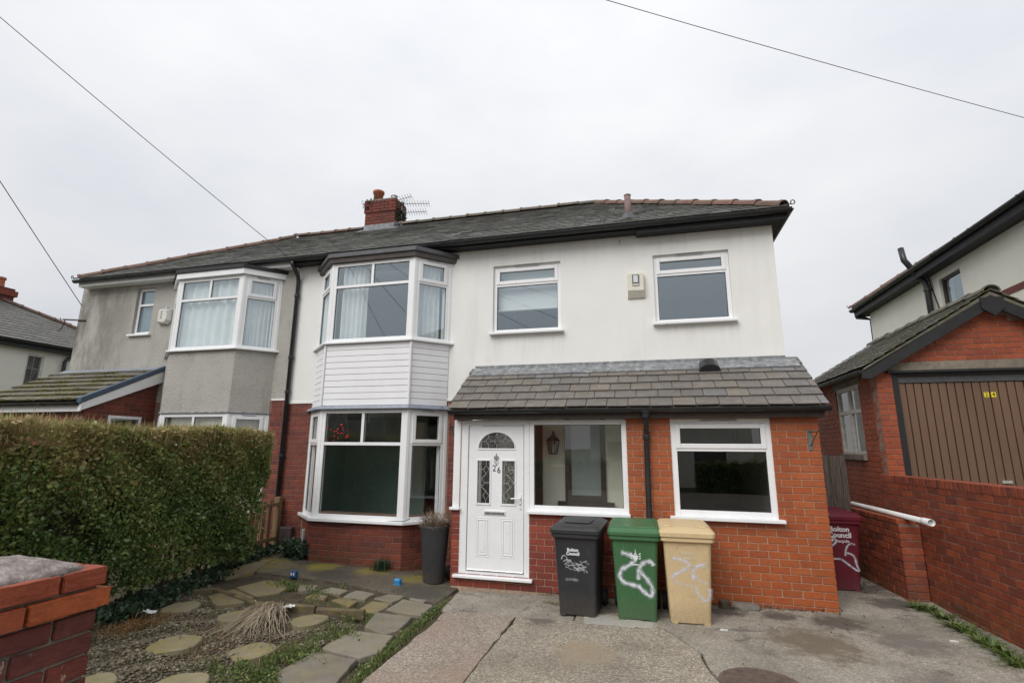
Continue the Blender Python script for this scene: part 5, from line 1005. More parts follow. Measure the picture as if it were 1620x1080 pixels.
def stroke(parent, Ff, pts, wd=.035, d=.0035, dens=1., name='spray_paint'):
    """soft edged painted line through control points on the bin front"""
    P = [np.array(p, float) for p in pts]; Q = []
    for i in range(len(P)-1):
        a, b_, c, e = P[max(i-1, 0)], P[i], P[i+1], P[min(i+2, len(P)-1)]
        for k_ in range(8):
            t = k_/8; Q.append(.5*((2*b_)+(-a+c)*t+(2*a-5*b_+4*c-e)*t*t+(-a+3*b_-3*c+e)*t**3))
    Q.append(P[-1]); V = []; UV = []; Fc = []; n = len(Q)
    for i in range(n):
        t = Q[min(i+1, n-1)]-Q[max(i-1, 0)]; t = t/(np.linalg.norm(t)+1e-9); s_ = np.array([-t[1], t[0]]); w = wd*(.85+.3*math.sin(i*.7)*.5); end = min(1, min(i, n-1-i)/3+.25)
        for k_, vv_ in enumerate((-1, -.5, 0, .5, 1)): q = Q[i]+s_*w*vv_; V.append(Ff(q[0], q[1], d)); UV.append((end*dens, vv_))
    for i in range(n-1):
        for k_ in range(4): Fc.append((i*5+k_, i*5+k_+1, (i+1)*5+k_+1, (i+1)*5+k_))
    me = bpy.data.meshes.new(name); me.from_pydata([tuple(v) for v in V], [], Fc); uv = me.uv_layers.new(name='UVMap')
    for l in me.loops: uv.data[l.index].uv = UV[l.vertex_index]
    me.materials.append(M['spray']); o = bpy.data.objects.new(name, me); COL.objects.link(o); setp(o, parent); return o
def crest(parent, Ff, a, b, s, mat, d=.003):
    """small council crest: shield, helmet spike and side leaves"""
    m = B(); E_ = lambda pts: m.extr([Ff(a+x*s, b+y*s, d) for x, y in pts], Ff.n*.001)
    E_([(-.28, .1), (.28, .1), (.28, -.25), (0, -.55), (-.28, -.25)]); E_([(-.05, .15), (.05, .15), (.02, .75), (-.02, .75)]); E_([(-.16, .15), (.16, .15), (.1, .35), (-.1, .35)])
    for sx in (-1, 1):
        for y in (-.35, -.1, .15): E_([(sx*.32, y), (sx*.55, y+.05), (sx*.62, y+.2), (sx*.42, y+.16)])
    return m.obj('crest', mat, parent)
bx = lambda l, r: ((onY(l, 976, -.85)[0]+onY(r, 978, -.85)[0])/2)
e, body, Ff = wheelie_bin(-2.965, -.885, rad(-3), 'bin_black', 'black wheelie bin with smudged white spray beneath the lettering', 'dome')
text('lettering', 'Bolton\nCouncil', Ff, -.03, .715, .050, 'print_white', body, d=.003, bold=.0022)
for k_ in range(26):
    x, z = random.uniform(-.15, .10), random.uniform(.50, .63); stroke(body, Ff, [(x, z), (x+random.uniform(.02, .06), z+random.uniform(-.03, .03)), (x+random.uniform(.04, .1), z+random.uniform(-.05, .02))], .012, .0035+k_*.0001, .6)
stroke(body, Ff, [(-.17, .62), (-.15, .665), (-.11, .66), (-.10, .61)], .014, .0033, .8); stroke(body, Ff, [(-.13, .40), (-.05, .405), (.03, .40)], .03, .003, .35)
e, body, Ff = wheelie_bin(-2.285, -.885, rad(1), 'bin_green', 'green wheelie bin spray-painted with a large white 26', 'flap')
crest(body, Ff, .005, .70, .10, 'print_white'); B().extr([Ff(x, z, .003) for x, z in ((-.035, .60), (.045, .60), (.045, .612), (-.035, .612))], Ff.n*.001).obj('lettering', 'print_white', body)
stroke(body, Ff, [(-.16, .735), (-.10, .72), (-.03, .70), (.0, .655), (-.06, .60), (-.15, .545), (-.175, .47), (-.14, .41), (-.04, .385), (.04, .375)], .046, .0036, 1.35)
stroke(body, Ff, [(.20, .60), (.18, .64), (.12, .645), (.06, .60), (.03, .52), (.03, .44)], .044, .0040, 1.4); stroke(body, Ff, [(.04, .54), (.11, .47), (.17, .38), (.175, .30), (.14, .28), (.07, .33), (.02, .385)], .046, .0044, 1.4)
e, body, Ff = wheelie_bin(-1.712, -.885, rad(2), 'bin_beige', 'beige wheelie bin with a faded white 26 sprayed on it', 'flat')
text('lettering', 'Bolton\nCouncil', Ff, .0, .725, .054, 'print_faded', body, d=.003, bold=.0022); B().extr([Ff(x, z, .003) for x, z in ((-.03, .605), (.08, .60), (.08, .608), (-.03, .613))], Ff.n*.001).obj('lettering', 'print_faded', body)
pa = B().tube([Ff(-.12, .79, .002), Ff(-.10, .835, .002), Ff(-.06, .85, .002), (Ff(.06, .85, .002)), Ff(.10, .835, .002), Ff(.12, .79, .002)], .005, 5).obj('moulded_arch', 'bin_beige', body)
stroke(body, Ff, [(-.17, .69), (-.10, .69), (-.01, .655), (.0, .61), (-.08, .555), (-.165, .505), (-.18, .46)], .046, .0036, .95); stroke(body, Ff, [(-.18, .44), (-.06, .42), (.05, .40)], .03, .0034, .5)
stroke(body, Ff, [(.19, .64), (.10, .625), (.05, .56), (.05, .47)], .046, .0040, 1.0); stroke(body, Ff, [(.05, .52), (.13, .46), (.19, .44)], .026, .0044, .8); stroke(body, Ff, [(.06, .42), (.10, .31), (.17, .26), (.21, .32), (.205, .40)], .046, .0036, .75)
e, body, Ff = wheelie_bin(.375, 1.0, rad(2), 'bin_maroon', 'maroon wheelie bin in the side passage half hidden by the extension', 'flat', zoff=-.0)
text('lettering', 'Bolton\nCouncil', Ff, .0, .76, .092, 'print_white', body, d=.003, bold=.003); text('lettering', 'Recycle', Ff, .03, .645, .055, 'print_white', body, d=.003, bold=.001)
B().extr([Ff(-.095+x*.018, .65+y*.018, .003) for x, y in ((0, -1.1), (.75, -.2), (1, .35), (.8, .85), (.4, .95), (0, .6), (-.4, .95), (-.8, .85), (-1, .35), (-.75, -.2))], Ff.n*.001).obj('heart_mark', 'print_white', body)
stroke(body, Ff, [(-.20, .71), (-.10, .70), (-.05, .64), (-.10, .58), (-.17, .53), (-.20, .46), (-.15, .415), (.0, .41)], .026, .0036, 1.3); stroke(body, Ff, [(.18, .60), (.14, .62), (.09, .59), (.06, .52), (.05, .45)], .024, .0040, 1.2)
stroke(body, Ff, [(.05, .50), (.12, .48), (.16, .44), (.18, .34), (.20, .27), (.15, .29), (.06, .36), (.0, .41)], .026, .0044, 1.3)

# planter with dead stems
pz = gz(-5.18, .05); PL = thing('planter', 'tall dark grey tapered planter with dry dead stems by the bay', 'planter', (-5.18, .10, pz))
B().lathe([(.145, 0), (.15, .02), (.17, .25), (.198, .60), (.212, .76), (.218, .79), (.20, .79), (.19, .74), (.0, .73)], (-5.18, .10, pz), 28).obj('pot', 'planter_grey', PL, smooth=True)
B().lathe([(.185, 0), (.0, .02)], (-5.18, .10, pz+.72), 20).obj('compost', 'soil', PL)
n = 420; a = RNG.uniform(0, 2*math.pi, n); r = .17*np.sqrt(RNG.uniform(0, 1, n)); P = np.stack([-5.18+r*np.cos(a), .10+r*np.sin(a), np.full(n, pz+.72)], 1); blades('dead_stems', P, .30, .007, 'dead_twig', PL, lean=.9, dirs=np.stack([np.cos(a), np.sin(a), 0*a], 1)); 
n = 1100; a = RNG.uniform(0, 2*math.pi, n); r = .24*np.sqrt(RNG.uniform(0, 1, n)); P = np.stack([-5.18+r*np.cos(a), .10+r*np.sin(a), pz+.74+RNG.uniform(0, .20, n)], 1); leaves('dry_twiglets', P, .055, RNG.uniform(.1, 1, n), 'dead_twig', PL, up=.5, aspect=.10)
sp = thing('plant_saucer', 'upturned dark pot saucer on the ground behind the planter', 'saucer', (-4.98, .55, gz(-4.98, .55))); B().lathe([(.16, 0), (.19, .05), (.20, .12), (.17, .15), (.0, .16)], (-5.0, .52, gz(-5, .5)), 22).obj('dish', 'planter_grey', sp, smooth=True)

# alarm boxes, brackets, lantern
AL = thing('alarm_box', 'cream wedge-shaped alarm box with strobe label on white wall', 'alarm box', (-2.16, YW, 4.3)); F = FY
b = B(); x0, x1, z0, z1 = -2.285, -2.035, 4.22, 4.62; b.hexa([F(x0, z0, 0), F(x1, z0, 0), F(x1, z0, .02), F(x0, z0, .02), F(x0, z1, 0), F(x1, z1, 0), F(x1, z1, .11), F(x0, z1, .11)]) if False else b.loft([[F(x0-.01, z0-.0, .0), F(x1+.01, z0-.0, .0), F(x1+.01, z0+.002, .03), F(x0-.01, z0+.002, .03)], [F(x0+.0, z0+.11, 0), F(x1-.0, z0+.11, 0), F(x1-.0, z0+.11, .10), F(x0+.0, z0+.11, .10)], [F(x0, z1, 0), F(x1, z1, 0), F(x1, z1, .085), F(x0, z1, .085)]])
b.obj('casing', 'plastic_cream', AL, bevel=.006); xm = (x0+x1)/2
B().fbox(F, xm-.055, xm+.055, 4.40, 4.59, .094, .101).obj('strobe_frame', 'plastic_label', AL); B().fbox(F, xm-.036, xm+.036, 4.455, 4.575, .102, .113).obj('strobe_lens', 'plastic_clear', AL, bevel=.006); B().fbox(F, xm-.048, xm+.048, 4.41, 4.435, .1015, .104).obj('label', 'plastic_cream', AL)
AG = thing('alarm_box', 'small off-white faceted alarm box on grey pebbledash', 'alarm box', (-11.72, YW, 4.4)); q = onY(260, 500, YW-.05); b = B(); s_ = .17; b.loft([[F(q[0]+x*s_, q[2]+z*s_, d) for x, z in ((-.85, -.9), (.5, -1.05), (.85, -.6), (.85, .9), (-.85, .9))] for d in (0, .05)]+[[F(q[0]+x*s_, q[2]+z*s_, .10) for x, z in ((-.65, -.7), (.35, -.85), (.65, -.45), (.65, .7), (-.65, .7))]]); b.obj('casing', 'alarm_white', AG, bevel=.004); B().fbox(F, q[0]-.03, q[0]+.04, q[2]+.16, q[2]+.2, .0, .05).obj('strobe', 'plastic_grey', AG)
for i in range(4): B().fbox(F, q[0]-.04, q[0]-.01, q[2]-.06+i*.045, q[2]-.035+i*.045, .10, .103).obj('grille_slot', 'plastic_label', AG)
def hang_bracket(x, y, z, label, mat, h=.22, l=.18, rz=0.):
    e = thing('hanging_bracket', label, 'bracket', (x, y, z)); c, s_ = math.cos(rz), math.sin(rz); W_ = lambda l_, zz: (x+s_*l_, y-c*l_, z+zz)
    b = B(); b.box(x-.018, x+.018, y-.008, y+.002, z-h, z+.02); b.obj('back_plate', mat, e); b = B(); b.tube([W_(0, 0), W_(l, 0)], .007, 6); b.tube([W_(.005, -h*.8), W_(l*.85, -.01)], .006, 6); b.tube([W_(l, 0), W_(l+.025, .01), W_(l+.03, .035), W_(l+.01, .045)], .006, 6); b.obj('arm', 'iron', e); return e
hang_bracket(-.118, -.004, 2.09, 'teal rusted hanging basket bracket on the orange brick corner', 'verdigris', rz=.35)
hang_bracket(-5.20, YW-.006, 2.20, 'corroded green hanging basket bracket on dark red brick beside the porch', 'verdigris')
WBk = thing('wire_bracket', 'black iron cable bracket sticking out from the grey house corner', 'bracket', (GX0, .85, 4.57)); b = B(); b.tube([(-13.95, YW-.015, 4.54), (-14.19, YW-.015, 4.56), (-14.62, YW-.02, 4.60)], .017, 6); b.obj('arm', 'iron', WBk); B().tube([(-14.55, YW-.02, 4.60), (-14.57, YW-.02, 4.50), (-14.62, YW-.02, 4.40), (-14.68, YW-.02, 4.34), (-14.75, YW-.02, 4.36)], .010, 6).obj('hook', 'iron', WBk); B().tube([(-14.62, YW-.02, 4.60), (-14.70, YW-.02, 4.60), (-14.72, YW-.02, 4.65)], .008, 6).obj('hook', 'iron', WBk)
hk = onY(980, 385, YW); WH = B().tube([(hk[0], YW, hk[2]+.03), (hk[0], YW-.05, hk[2]+.03), (hk[0], YW-.055, hk[2]-.02)], .008, 6).obj('wall_hook', 'metal_dull', None); tag(WH, 'small metal wall hook under the black eaves of the white house', 'hook')
lq = onY(875, 703, YW-.16); LN = thing('wall_lantern', 'black carriage lantern on the cream wall seen through the porch window', 'lantern', (lq[0], YW-.03, lq[2])); lx, ly, lz = lq[0], YW-.16, lq[2]
b = B(); hx_ = lambda r, z: [(lx+r*math.cos(a), ly+r*math.sin(a), lz+z) for a in np.linspace(0, 2*math.pi, 7)[:-1]]
b.loft([hx_(.115, .06), hx_(.10, .075), hx_(.035, .135), hx_(.03, .15), hx_(.012, .16), hx_(.012, .20)]); b.loft([hx_(.068, -.145), hx_(.068, -.13)])
for p, q in zip(hx_(.064, -.14), hx_(.098, .065)): b.tube([p, q], .008, 5)
b.obj('lantern_frame', 'black_paint', LN); B().loft([hx_(.060, -.13), hx_(.092, .06)], cap=False).obj('lantern_glass', 'glass_low', LN); B().tube([(lx, ly+.13, lz-.02), (lx, ly+.13, lz+.12), (lx, ly+.06, lz+.19), (lx, ly, lz+.20)], .012, 6).obj('lantern_arm', 'black_paint', LN)
# meter box and vents at the bay foot
q = onY(453, 846, YW-.05); mb = B().box(q[0]-.12, q[0]+.12, YW-.10, YW, q[2]-.18, q[2]+.14).obj('meter_box', 'meter_brown', None, bevel=.02); tag(mb, 'brown plastic meter box on the brick wall between fence and bay', 'meter box')
q = onY(478.5, 848, .62); vb = thing('vent_cover', 'pale grey plastic vent cover on the bay brick base', 'vent', (q[0], .62, q[2])); Fv = fr(0, 0); 
s_ = (q[0]-Fv.O[0])/Fv.u[0]; B().fbox(Fv, s_-.05, s_+.05, q[2]-.11, q[2]+.11, -.005, .035).obj('cover', 'plastic_grey', vb, bevel=.008)
wc = B(); pts = [onY(*p, .29) for p in ((487, 823), (520, 828), (545, 829), (575, 825), (640, 824), (662, 822))]; wire = wc.tube([(p[0], .288, p[2]) for p in pts[:5]]+[(-5.72, .36, pts[5][2])], .006, 5).obj('telephone_wire', 'cable_black', None); tag(wire, 'thin black cable sagging along the bay brickwork under the sill', 'cable')

# aerials
def yagi(label, base, arms):
    e = thing('tv_aerial', label, 'aerial', base, 'television aerials on the chimney'); B().tube([base, (base[0], base[1], base[2]+.75)], .014, 6).obj('mast', 'metal_dull', e)
    for z, L, d, n in arms:
        d = np.array(d, float); d /= np.linalg.norm(d); p = np.array(base)+[0, 0, z]; s_ = np.cross(d, [0, 0, 1]); s_ /= np.linalg.norm(s_); up = np.cross(s_, d)
        b = B(); b.tube([p, p+d*L], .010, 5)
        for i in range(n): c = p+d*L*(i+1)/n; b.tube([c-up*.045-s_*.09, c+up*.045+s_*.09], .0055, 4)
        b.obj('boom', 'metal_dull', e); B().box(p[0]-.05, p[0]+.05, p[1]-.03, p[1]+.03, p[2]-.04, p[2]+.04).obj('dipole_box', 'black_plastic', e)
yagi('twin-boom television aerial on the right side of the chimney', (-7.97, 3.72, 7.35), [(.66, .72, (1, .15, -.04), 10), (.42, .66, (1, .12, -.03), 10)])
yagi('television aerial behind the clay chimney pot', (-8.45, 3.99, 7.55), [(.70, .62, (1, -.05, .12), 8)])

# overhead cables
def cable(label, a, b_, sag, r=.007):
    a, b_ = np.array(a), np.array(b_); pts = [a+(b_-a)*t-np.array([0, 0, sag*4*t*(1-t)]) for t in np.linspace(0, 1, 24)]; o = B().tube(pts, r, 5).obj('overhead_cable', 'cable_black', None, smooth=True); tag(o, label, 'cable', 'overhead cables')
PT_ = at(-372, -291, 6.); cable('overhead cable running down to the eaves between the two semis', PT_, (-8.60, .50, 5.42), .05, .006)
cable('overhead cable running to the far corner of the grey semi', PT_, (-14.17, YW-.01, 4.91), .03, .008)
cable('overhead cable crossing the sky above the white extension', at(880, -23, 8.), at(1740, 218, 10.5), .05, .006)

TP_ = thing('telegraph_pole', 'wooden telegraph pole by the pavement from which the overhead cables fan out', 'telegraph pole', (PT_[0], PT_[1], 0)); B().tube([(PT_[0], PT_[1], -.3), (PT_[0], PT_[1], PT_[2]+.25)], [.14, .10], 12).obj('pole', 'gate_wood', TP_); B().box(PT_[0]-.5, PT_[0]+.5, PT_[1]-.05, PT_[1]+.05, PT_[2]-.05, PT_[2]+.05).obj('cross_arm', 'gate_wood', TP_)
for xq in (-24, -17, -12.5, -6, -1, 4, 10.5): cable('overhead cable from the telegraph pole across the road, mirrored in the upper windows', PT_, (xq, -23.7, 5.3), .25, .009)
# =================================================================== HEDGE AND FENCE
HX0, HX1, HY0, HY1, HZ0, HZ1 = -8.42, -7.60, -7.0, -.62, .40, 2.06
HG = thing('hedge', 'tall clipped privet hedge with brown twiggy top', 'hedge', (-8, -3, 0))
def wob(a, b_): return .05*np.sin(a*2.1+b_*1.3)+.035*np.sin(a*5.3-b_*3.7+1)+.025*np.sin(a*11.+b_*9.)
def hz(p):  # tone from height: green below, browner towards the clipped top
    t = np.clip((p[:, 2]-1.15)/.8, 0, 1); cl_ = .16*np.sin(p[:, 1]*4+p[:, 2]*5)+.12*np.sin(p[:, 1]*9-p[:, 2]*7); return np.clip(.30+RNG.normal(0, .17, len(p))+cl_*.6+t**1.2*.46, 0, 1)
Ps = []
n = 95000; y = RNG.uniform(HY0, HY1, n); z = HZ0+(HZ1-HZ0)*RNG.uniform(-.06, 1, n); dep = np.abs(RNG.normal(0, .10, n)); low = np.clip((.75-z)/.5, 0, 1)
Ps.append(np.stack([HX1+wob(y, z)-dep-low*.22*RNG.uniform(.3, 1, n), y, z+.03*np.sin(y*3)], 1))
n = 15000; x = RNG.uniform(HX0, HX1, n); z = HZ0+.1+(HZ1-HZ0-.1)*RNG.uniform(0, 1, n); Ps.append(np.stack([x, HY1+wob(x*2, z)-np.abs(RNG.normal(0, .07, n))-np.clip((1.3-z)/.9, 0, 1)*.55, z], 1))
n = 26000; x = RNG.uniform(HX0, HX1, n); y = RNG.uniform(HY0, HY1, n); Ps.append(np.stack([x, y, HZ1+.03*np.sin(y*3)+wob(x, y)*.5-np.abs(RNG.normal(0, .05, n))], 1))
n = 9000; y = RNG.uniform(HY0, HY1, n); Ps.append(np.stack([np.full(n, HX0)+RNG.normal(0, .04, n), y, RNG.uniform(HZ0, HZ1, n)], 1))
P = np.concatenate(Ps); den = np.sin(P[:, 1]*5.1+P[:, 2]*2)+np.sin(P[:, 1]*2.3-P[:, 2]*6.1)+np.sin(P[:, 0]*7+P[:, 2]*9.7+P[:, 1]*8.3)+.8*np.sin(P[:, 1]*17+P[:, 2]*13)
P = P[RNG.uniform(0, 1, len(P)) > np.clip((-.5-den)*.42, 0, .75)]; leaves('foliage', P, .041, hz(P), 'hedge_leaf', HG, up=.25, aspect=.6)
n = 15000; x = RNG.uniform(HX0, HX1+.03, n); y = RNG.uniform(HY0, HY1, n); P = np.stack([x, y, HZ1-.10+.03*np.sin(y*3)+RNG.normal(0, .05, n)], 1); blades('twig_tips', P, .13, .006, 'hedge_leaf', HG, lean=.5, tone=np.clip(RNG.normal(.8, .15, n), 0, 1), seg=2)
n = 16000; y = RNG.uniform(HY0, HY1, n); z = RNG.uniform(1.1, HZ1, n); keep = RNG.uniform(0, 1, n) < (z-1.0)/1.0; P = np.stack([HX1+wob(y, z)-.05, y, z], 1)[keep]; blades('face_twigs', P, .11, .006, 'hedge_leaf', HG, lean=.9, tone=np.clip(RNG.normal(.78, .17, len(P)), 0, 1), seg=2, dirs=np.tile([1., .2, 0], (len(P), 1)))
b = B()
nyc, nzc = 40, 10
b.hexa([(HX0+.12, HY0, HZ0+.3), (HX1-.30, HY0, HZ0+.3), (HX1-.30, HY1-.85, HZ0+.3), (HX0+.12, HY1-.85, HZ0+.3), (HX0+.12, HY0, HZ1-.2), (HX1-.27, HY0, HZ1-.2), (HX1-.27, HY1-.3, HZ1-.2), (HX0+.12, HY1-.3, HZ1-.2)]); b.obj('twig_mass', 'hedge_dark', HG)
for i in range(34):
    y = HY1-.15-i*.19+random.uniform(-.05, .05); x = random.uniform(HX0+.2, HX1-.28); z0 = gz(x, y)-.03; B().tube([(x, y, z0), (x+random.uniform(-.04, .04), y+random.uniform(-.05, .05), .35), (x+random.uniform(-.1, .12), y+random.uniform(-.12, .12), .85)], [.024, .018, .010], 6).obj('stem', 'hedge_wood', HG)
FN = thing('picket_fence', 'low weathered wooden picket fence running from the house wall into the hedge', 'fence', (-8.45, .3, .1)); fx = -8.45
B().box(fx-.05, fx+.05, .70, .79, .05, .99).obj('post', 'fence_wood', FN, bevel=.006)
for z in (.30, .87): B().box(fx+.012, fx+.05, -1.4, .70, z-.03, z+.03).obj('rail', 'fence_wood', FN, bevel=.004)
y = .55
while y > -1.4: B().box(fx-.012, fx+.010, y-.04, y+.035, .16, .95+random.uniform(-.02, .02)).obj('picket', 'fence_wood', FN, bevel=.004); y -= .145

# =================================================================== GATE PIER
PR = thing('gate_pier', 'near brick gate pier with oversailing orange courses and rough domed cap', 'gate pier', (-4.35, -5.85, 0)); gx1, gy1 = -4.14, -5.60; gx0, gy0 = gx1-.46, gy1-.46
FP = frame((gx1, gy0, 0), (0, 1, 0), (1, 0, 0)); FPb = frame((gx1, gy1, 0), (-1, 0, 0), (0, 1, 0)); ztop = 1.268; cs_ = .078
pc = B().box(gx0+.01, gx1-.01, gy0+.01, gy1-.01, -.1, ztop+2*.078-.02).obj('pier_core', 'mortar_pier', PR)
for Fq in (FP, FPb): bricks(pc, Fq, 0 if Fq is FP else .102, .46, ztop-14*cs_, ztop-.0, 'brick_pier', course=cs_, blen=.24, joint=.013, depth=.1, jig=.003, shift=.04)
e_ = .026
for zz, ee in ((ztop+.002, e_), (ztop+cs_, e_-.014)):
    FP2 = frame((gx1+ee, gy0-ee, 0), (0, 1, 0), (1, 0, 0)); bricks(pc, FP2, 0, .46+2*ee, zz, zz+cs_-.004, 'brick_pier_cap', course=cs_, blen=.24, joint=.014, depth=.105+ee*.5, jig=.003, shift=0 if ee == e_ else .15)
    FP3 = frame((gx1+ee, gy1+ee, 0), (-1, 0, 0), (0, 1, 0)); bricks(pc, FP3, .12, .46+2*ee, zz, zz+cs_-.004, 'brick_pier_cap', course=cs_, blen=.24, joint=.014, depth=.105+ee*.5, jig=.003)
b = B(); rings = []; cxp, cyp = (gx0+gx1)/2, (gy0+gy1)/2
for t in (0, .2, .45, .7, .88, 1.0):
    r = .455*(1-t*.985); h = .062*(1-(1-t)**2.2); rings.append([(cxp+max(.004, r)*x*.51+random.uniform(-1, 1)*.007, cyp+max(.004, r)*y*.51+random.uniform(-1, 1)*.004, ztop+2*cs_-.022+h+random.uniform(-1, 1)*.006) for x, y in [(math.copysign(min(1, abs(math.cos(a)*1.25)), math.cos(a)), math.copysign(min(1, abs(math.sin(a)*1.25)), math.sin(a))) for a in np.linspace(0, 2*math.pi, 25)[:-1]]])
b.loft(rings).obj('domed_cap', 'pier_cap', PR, smooth=True)
BW = thing('boundary_wall', 'front garden brick wall running off the near gate pier', 'wall', (-6, -5.8, 0)); B().box(-9, gx0-.002, gy0+.12, gy0+.34, -.1, .85).obj('wall_body', 'brick_pier', BW)
# =================================================================== GROUND
def struct(o, kind='structure'): o['kind'] = kind; return o
struct(B().add([(-900, -900, -.32), (900, -900, -.32), (900, 900, -.32), (-900, 900, -.32)], [(0, 1, 2, 3)]).obj('ground', 'grass_ground', None, recalc=False))
struct(B().box(-60, 60, -17, -8.6, -.31, -.03).obj('road', 'tarmac', None)); struct(B().box(-60, 60, -8.6, -6.9, -.31, .02).obj('pavement', 'concrete_fine', None))
nx_, ny_ = 150, 110; X = np.linspace(-15, 1.6, nx_); Y = np.linspace(-6.9, 6.5, ny_); v = []
for y in Y:
    for x in X: v.append((x, y, gz(x, y)-.035+(.018*math.sin(x*7+y*5)+.014*math.sin(x*13-y*11) if x < -4.7 else 0)))
so_ = B().add(v, [(j*nx_+i, j*nx_+i+1, (j+1)*nx_+i+1, (j+1)*nx_+i) for j in range(ny_-1) for i in range(nx_-1)]).obj('garden_soil', 'soil', None, smooth=True, recalc=False); struct(so_)
DRV = struct(B().box(-4.5, 1.2, -6.9, -6.6, -.25, gz(-2, 0)-.06).obj('driveway', 'concrete_drive', None))
def slab_(name, poly, mat, parent, th=.12, dz=0., bev=.01, jag=.006, step=.12):
    Q = []
    for i, p in enumerate(poly):
        q = poly[(i+1) % len(poly)]; p, q = np.array(p, float), np.array(q, float); n = max(1, int(np.linalg.norm(q-p)/step))
        for k_ in range(n): Q.append(p+(q-p)*k_/n+RNG.normal(0, jag, 2)*(k_ > 0))
    return B().prism(Q, [gz(*p)+dz-th for p in Q], [gz(*p)+dz for p in Q]).obj(name, mat, parent, bevel=bev)
crk = [(-2.62, -.02), (-2.45, -.42), (-2.30, -.75), (-2.07, -.95), (-1.86, -1.3), (-1.68, -1.66), (-1.66, -1.95), (-1.586, -2.25), (-1.52, -2.9), (-1.35, -4), (-1.25, -6.6)]
slab_('slab', [(-4.50, -6.6), (-3.69, -6.6), (-3.665, -1.335), (-4.50, -1.31)], 'concrete_path', DRV); slab_('slab', [(-4.52, -1.295), (-3.665, -1.32), (-3.66, -1.02), (-4.55, -.97)], 'concrete_path', DRV)
slab_('slab', [(-4.62, -.955), (-3.66, -1.005), (-3.0, -.98), (-3.0, -.03), (-4.72, -.03)], 'concrete_fine', DRV, dz=-.012)
slab_('slab', [(-3.675, -6.6), *[(x-.008, y) for x, y in crk[::-1]], (-2.98, -.03), (-2.98, -1.0), (-3.645, -1.03)], 'concrete_drive', DRV, jag=.007)
slab_('slab', [*[(x+.008, y) for x, y in crk], (1.45, -6.6), (1.36, -2), (1.24, -.014), (0., -.014)], 'concrete_fine', DRV, jag=.004)
slab_('slab', [(.0, -.012), (1.24, -.012), (1.24, 6.4), (.02, 6.4)], 'concrete_fine', DRV, jag=.0)
slab_('slab', [(-2.86, -1.08), (-2.12, -1.06), (-2.10, -.88), (-2.62, -.72), (-2.9, -.78)], 'concrete_new', DRV, dz=.004, th=.02, bev=.003, jag=.012)
struct(B().box(1.42, 12, -4.9, AY-.02, -.3, 1.18).obj('raised_drive', 'concrete_fine', None))
# manhole cover
mc = (-1.27, -2.24); mz = gz(*mc); MH = thing('manhole_cover', 'round brown cast-iron manhole cover set in the driveway', 'manhole cover', (*mc, mz)); B().lathe([(.33, -.02), (.33, .007), (.30, .009), (.298, .004), (.0, .004)], (*mc, mz), 40).obj('ring_frame', 'manhole_iron', MH); b = B(); 
for i in range(-12, 13):
    t = i*.0235; L = math.sqrt(max(0, .285**2-t*t))
    if L > .03: b.box(mc[0]-L, mc[0]+L, mc[1]+t-.0065, mc[1]+t+.0065, mz+.004, mz+.011)
b.obj('tread_ribs', 'manhole_iron', MH)
# patio strip and flagstones
PT = struct(slab_('patio', [(-8.95, -.62), (-7.6, -.50), (-6.2, -.60), (-4.78, -.72), (-4.74, YW), (-8.95, YW)], 'patio', None, th=.10, dz=-.004, step=.1))
c6 = lambda a, b_: (400+a/4.5, 840+b_/4.5)
def flag(pts, mat='flag', dz=.005):
    poly = [onG(*c6(*p), dz)[:2] for p in pts]; return slab_('flagstone', poly, mat, PT, th=.06, dz=dz+random.uniform(-.006, .006), bev=.012, jag=.009)
for pts, m in (([(165, 1012), (430, 855), (745, 908), (590, 1085), (380, 1130), (200, 1085)], 'flag'), ([(490, 832), (720, 705), (1000, 742), (905, 862), (760, 903)], 'flag'), ([(795, 672), (880, 570), (1135, 602), (1030, 702), (945, 728)], 'flag'), ([(945, 552), (1070, 475), (1292, 520), (1205, 590)], 'flag'),
               ([(760, 548), (850, 492), (980, 510), (955, 540), (870, 582)], 'flag_mossy'), ([(860, 472), (960, 445), (1085, 455), (1045, 482), (990, 502)], 'flag'), ([(640, 462), (740, 415), (870, 440), (800, 478)], 'flag'), ([(460, 427), (560, 398), (680, 420), (620, 447)], 'flag'), ([(560, 482), (640, 466), (750, 490), (690, 530)], 'flag_mossy'), ([(370, 467), (430, 440), (540, 455), (510, 487)], 'flag_mossy'),
               ([(-120, 395), (90, 345), (320, 362), (190, 430), (20, 455)], 'flag_mossy'), ([(335, 378), (470, 382), (440, 412), (320, 418)], 'flag'), ([(-320, 455), (-130, 405), (10, 462), (-60, 500), (-260, 520)], 'flag_mossy'), ([(30, 285), (190, 200), (330, 240), (170, 282)], 'flag_mossy'), ([(-260, 300), (0, 205), (150, 200), (0, 288), (-200, 330)], 'flag_mossy'), ([(1110, 470), (1170, 455), (1270, 470), (1215, 500)], 'flag')):
    flag(pts, m)
# edging kerb round the gravel bed
ed = [onG(*p)[:2] for p in ((140, 990), (221, 962), (293, 937), (340, 932), (405, 955), (500, 964), (578, 976))]; EK = struct(B().tube([(*ed[0], gz(*ed[0])-.06), (*ed[1], gz(*ed[1])-.06)], .03, 6).obj('kerb_edging', 'edging', None))
for p, q in zip(ed[:-1], ed[1:]):
    n = max(1, round(np.linalg.norm(q-p)/.42))
    for i in range(n):
        a, c = p+(q-p)*(i+.02)/n, p+(q-p)*(i+.98)/n; u = (c-a)/np.linalg.norm(c-a); s_ = np.array([-u[1], u[0]]); w = .032; z0 = gz(*a)
        B().loft([[(*(e2+s_*dx), z0+dz+random.uniform(-.008, .008)) for dx, dz in ((-w, -.08), (w, -.08), (w, .012), (w*.6, .026), (-w*.6, .026), (-w, .012))] for e2 in (a, c)]).obj('edging_stone', 'edging', EK, bevel=.004)
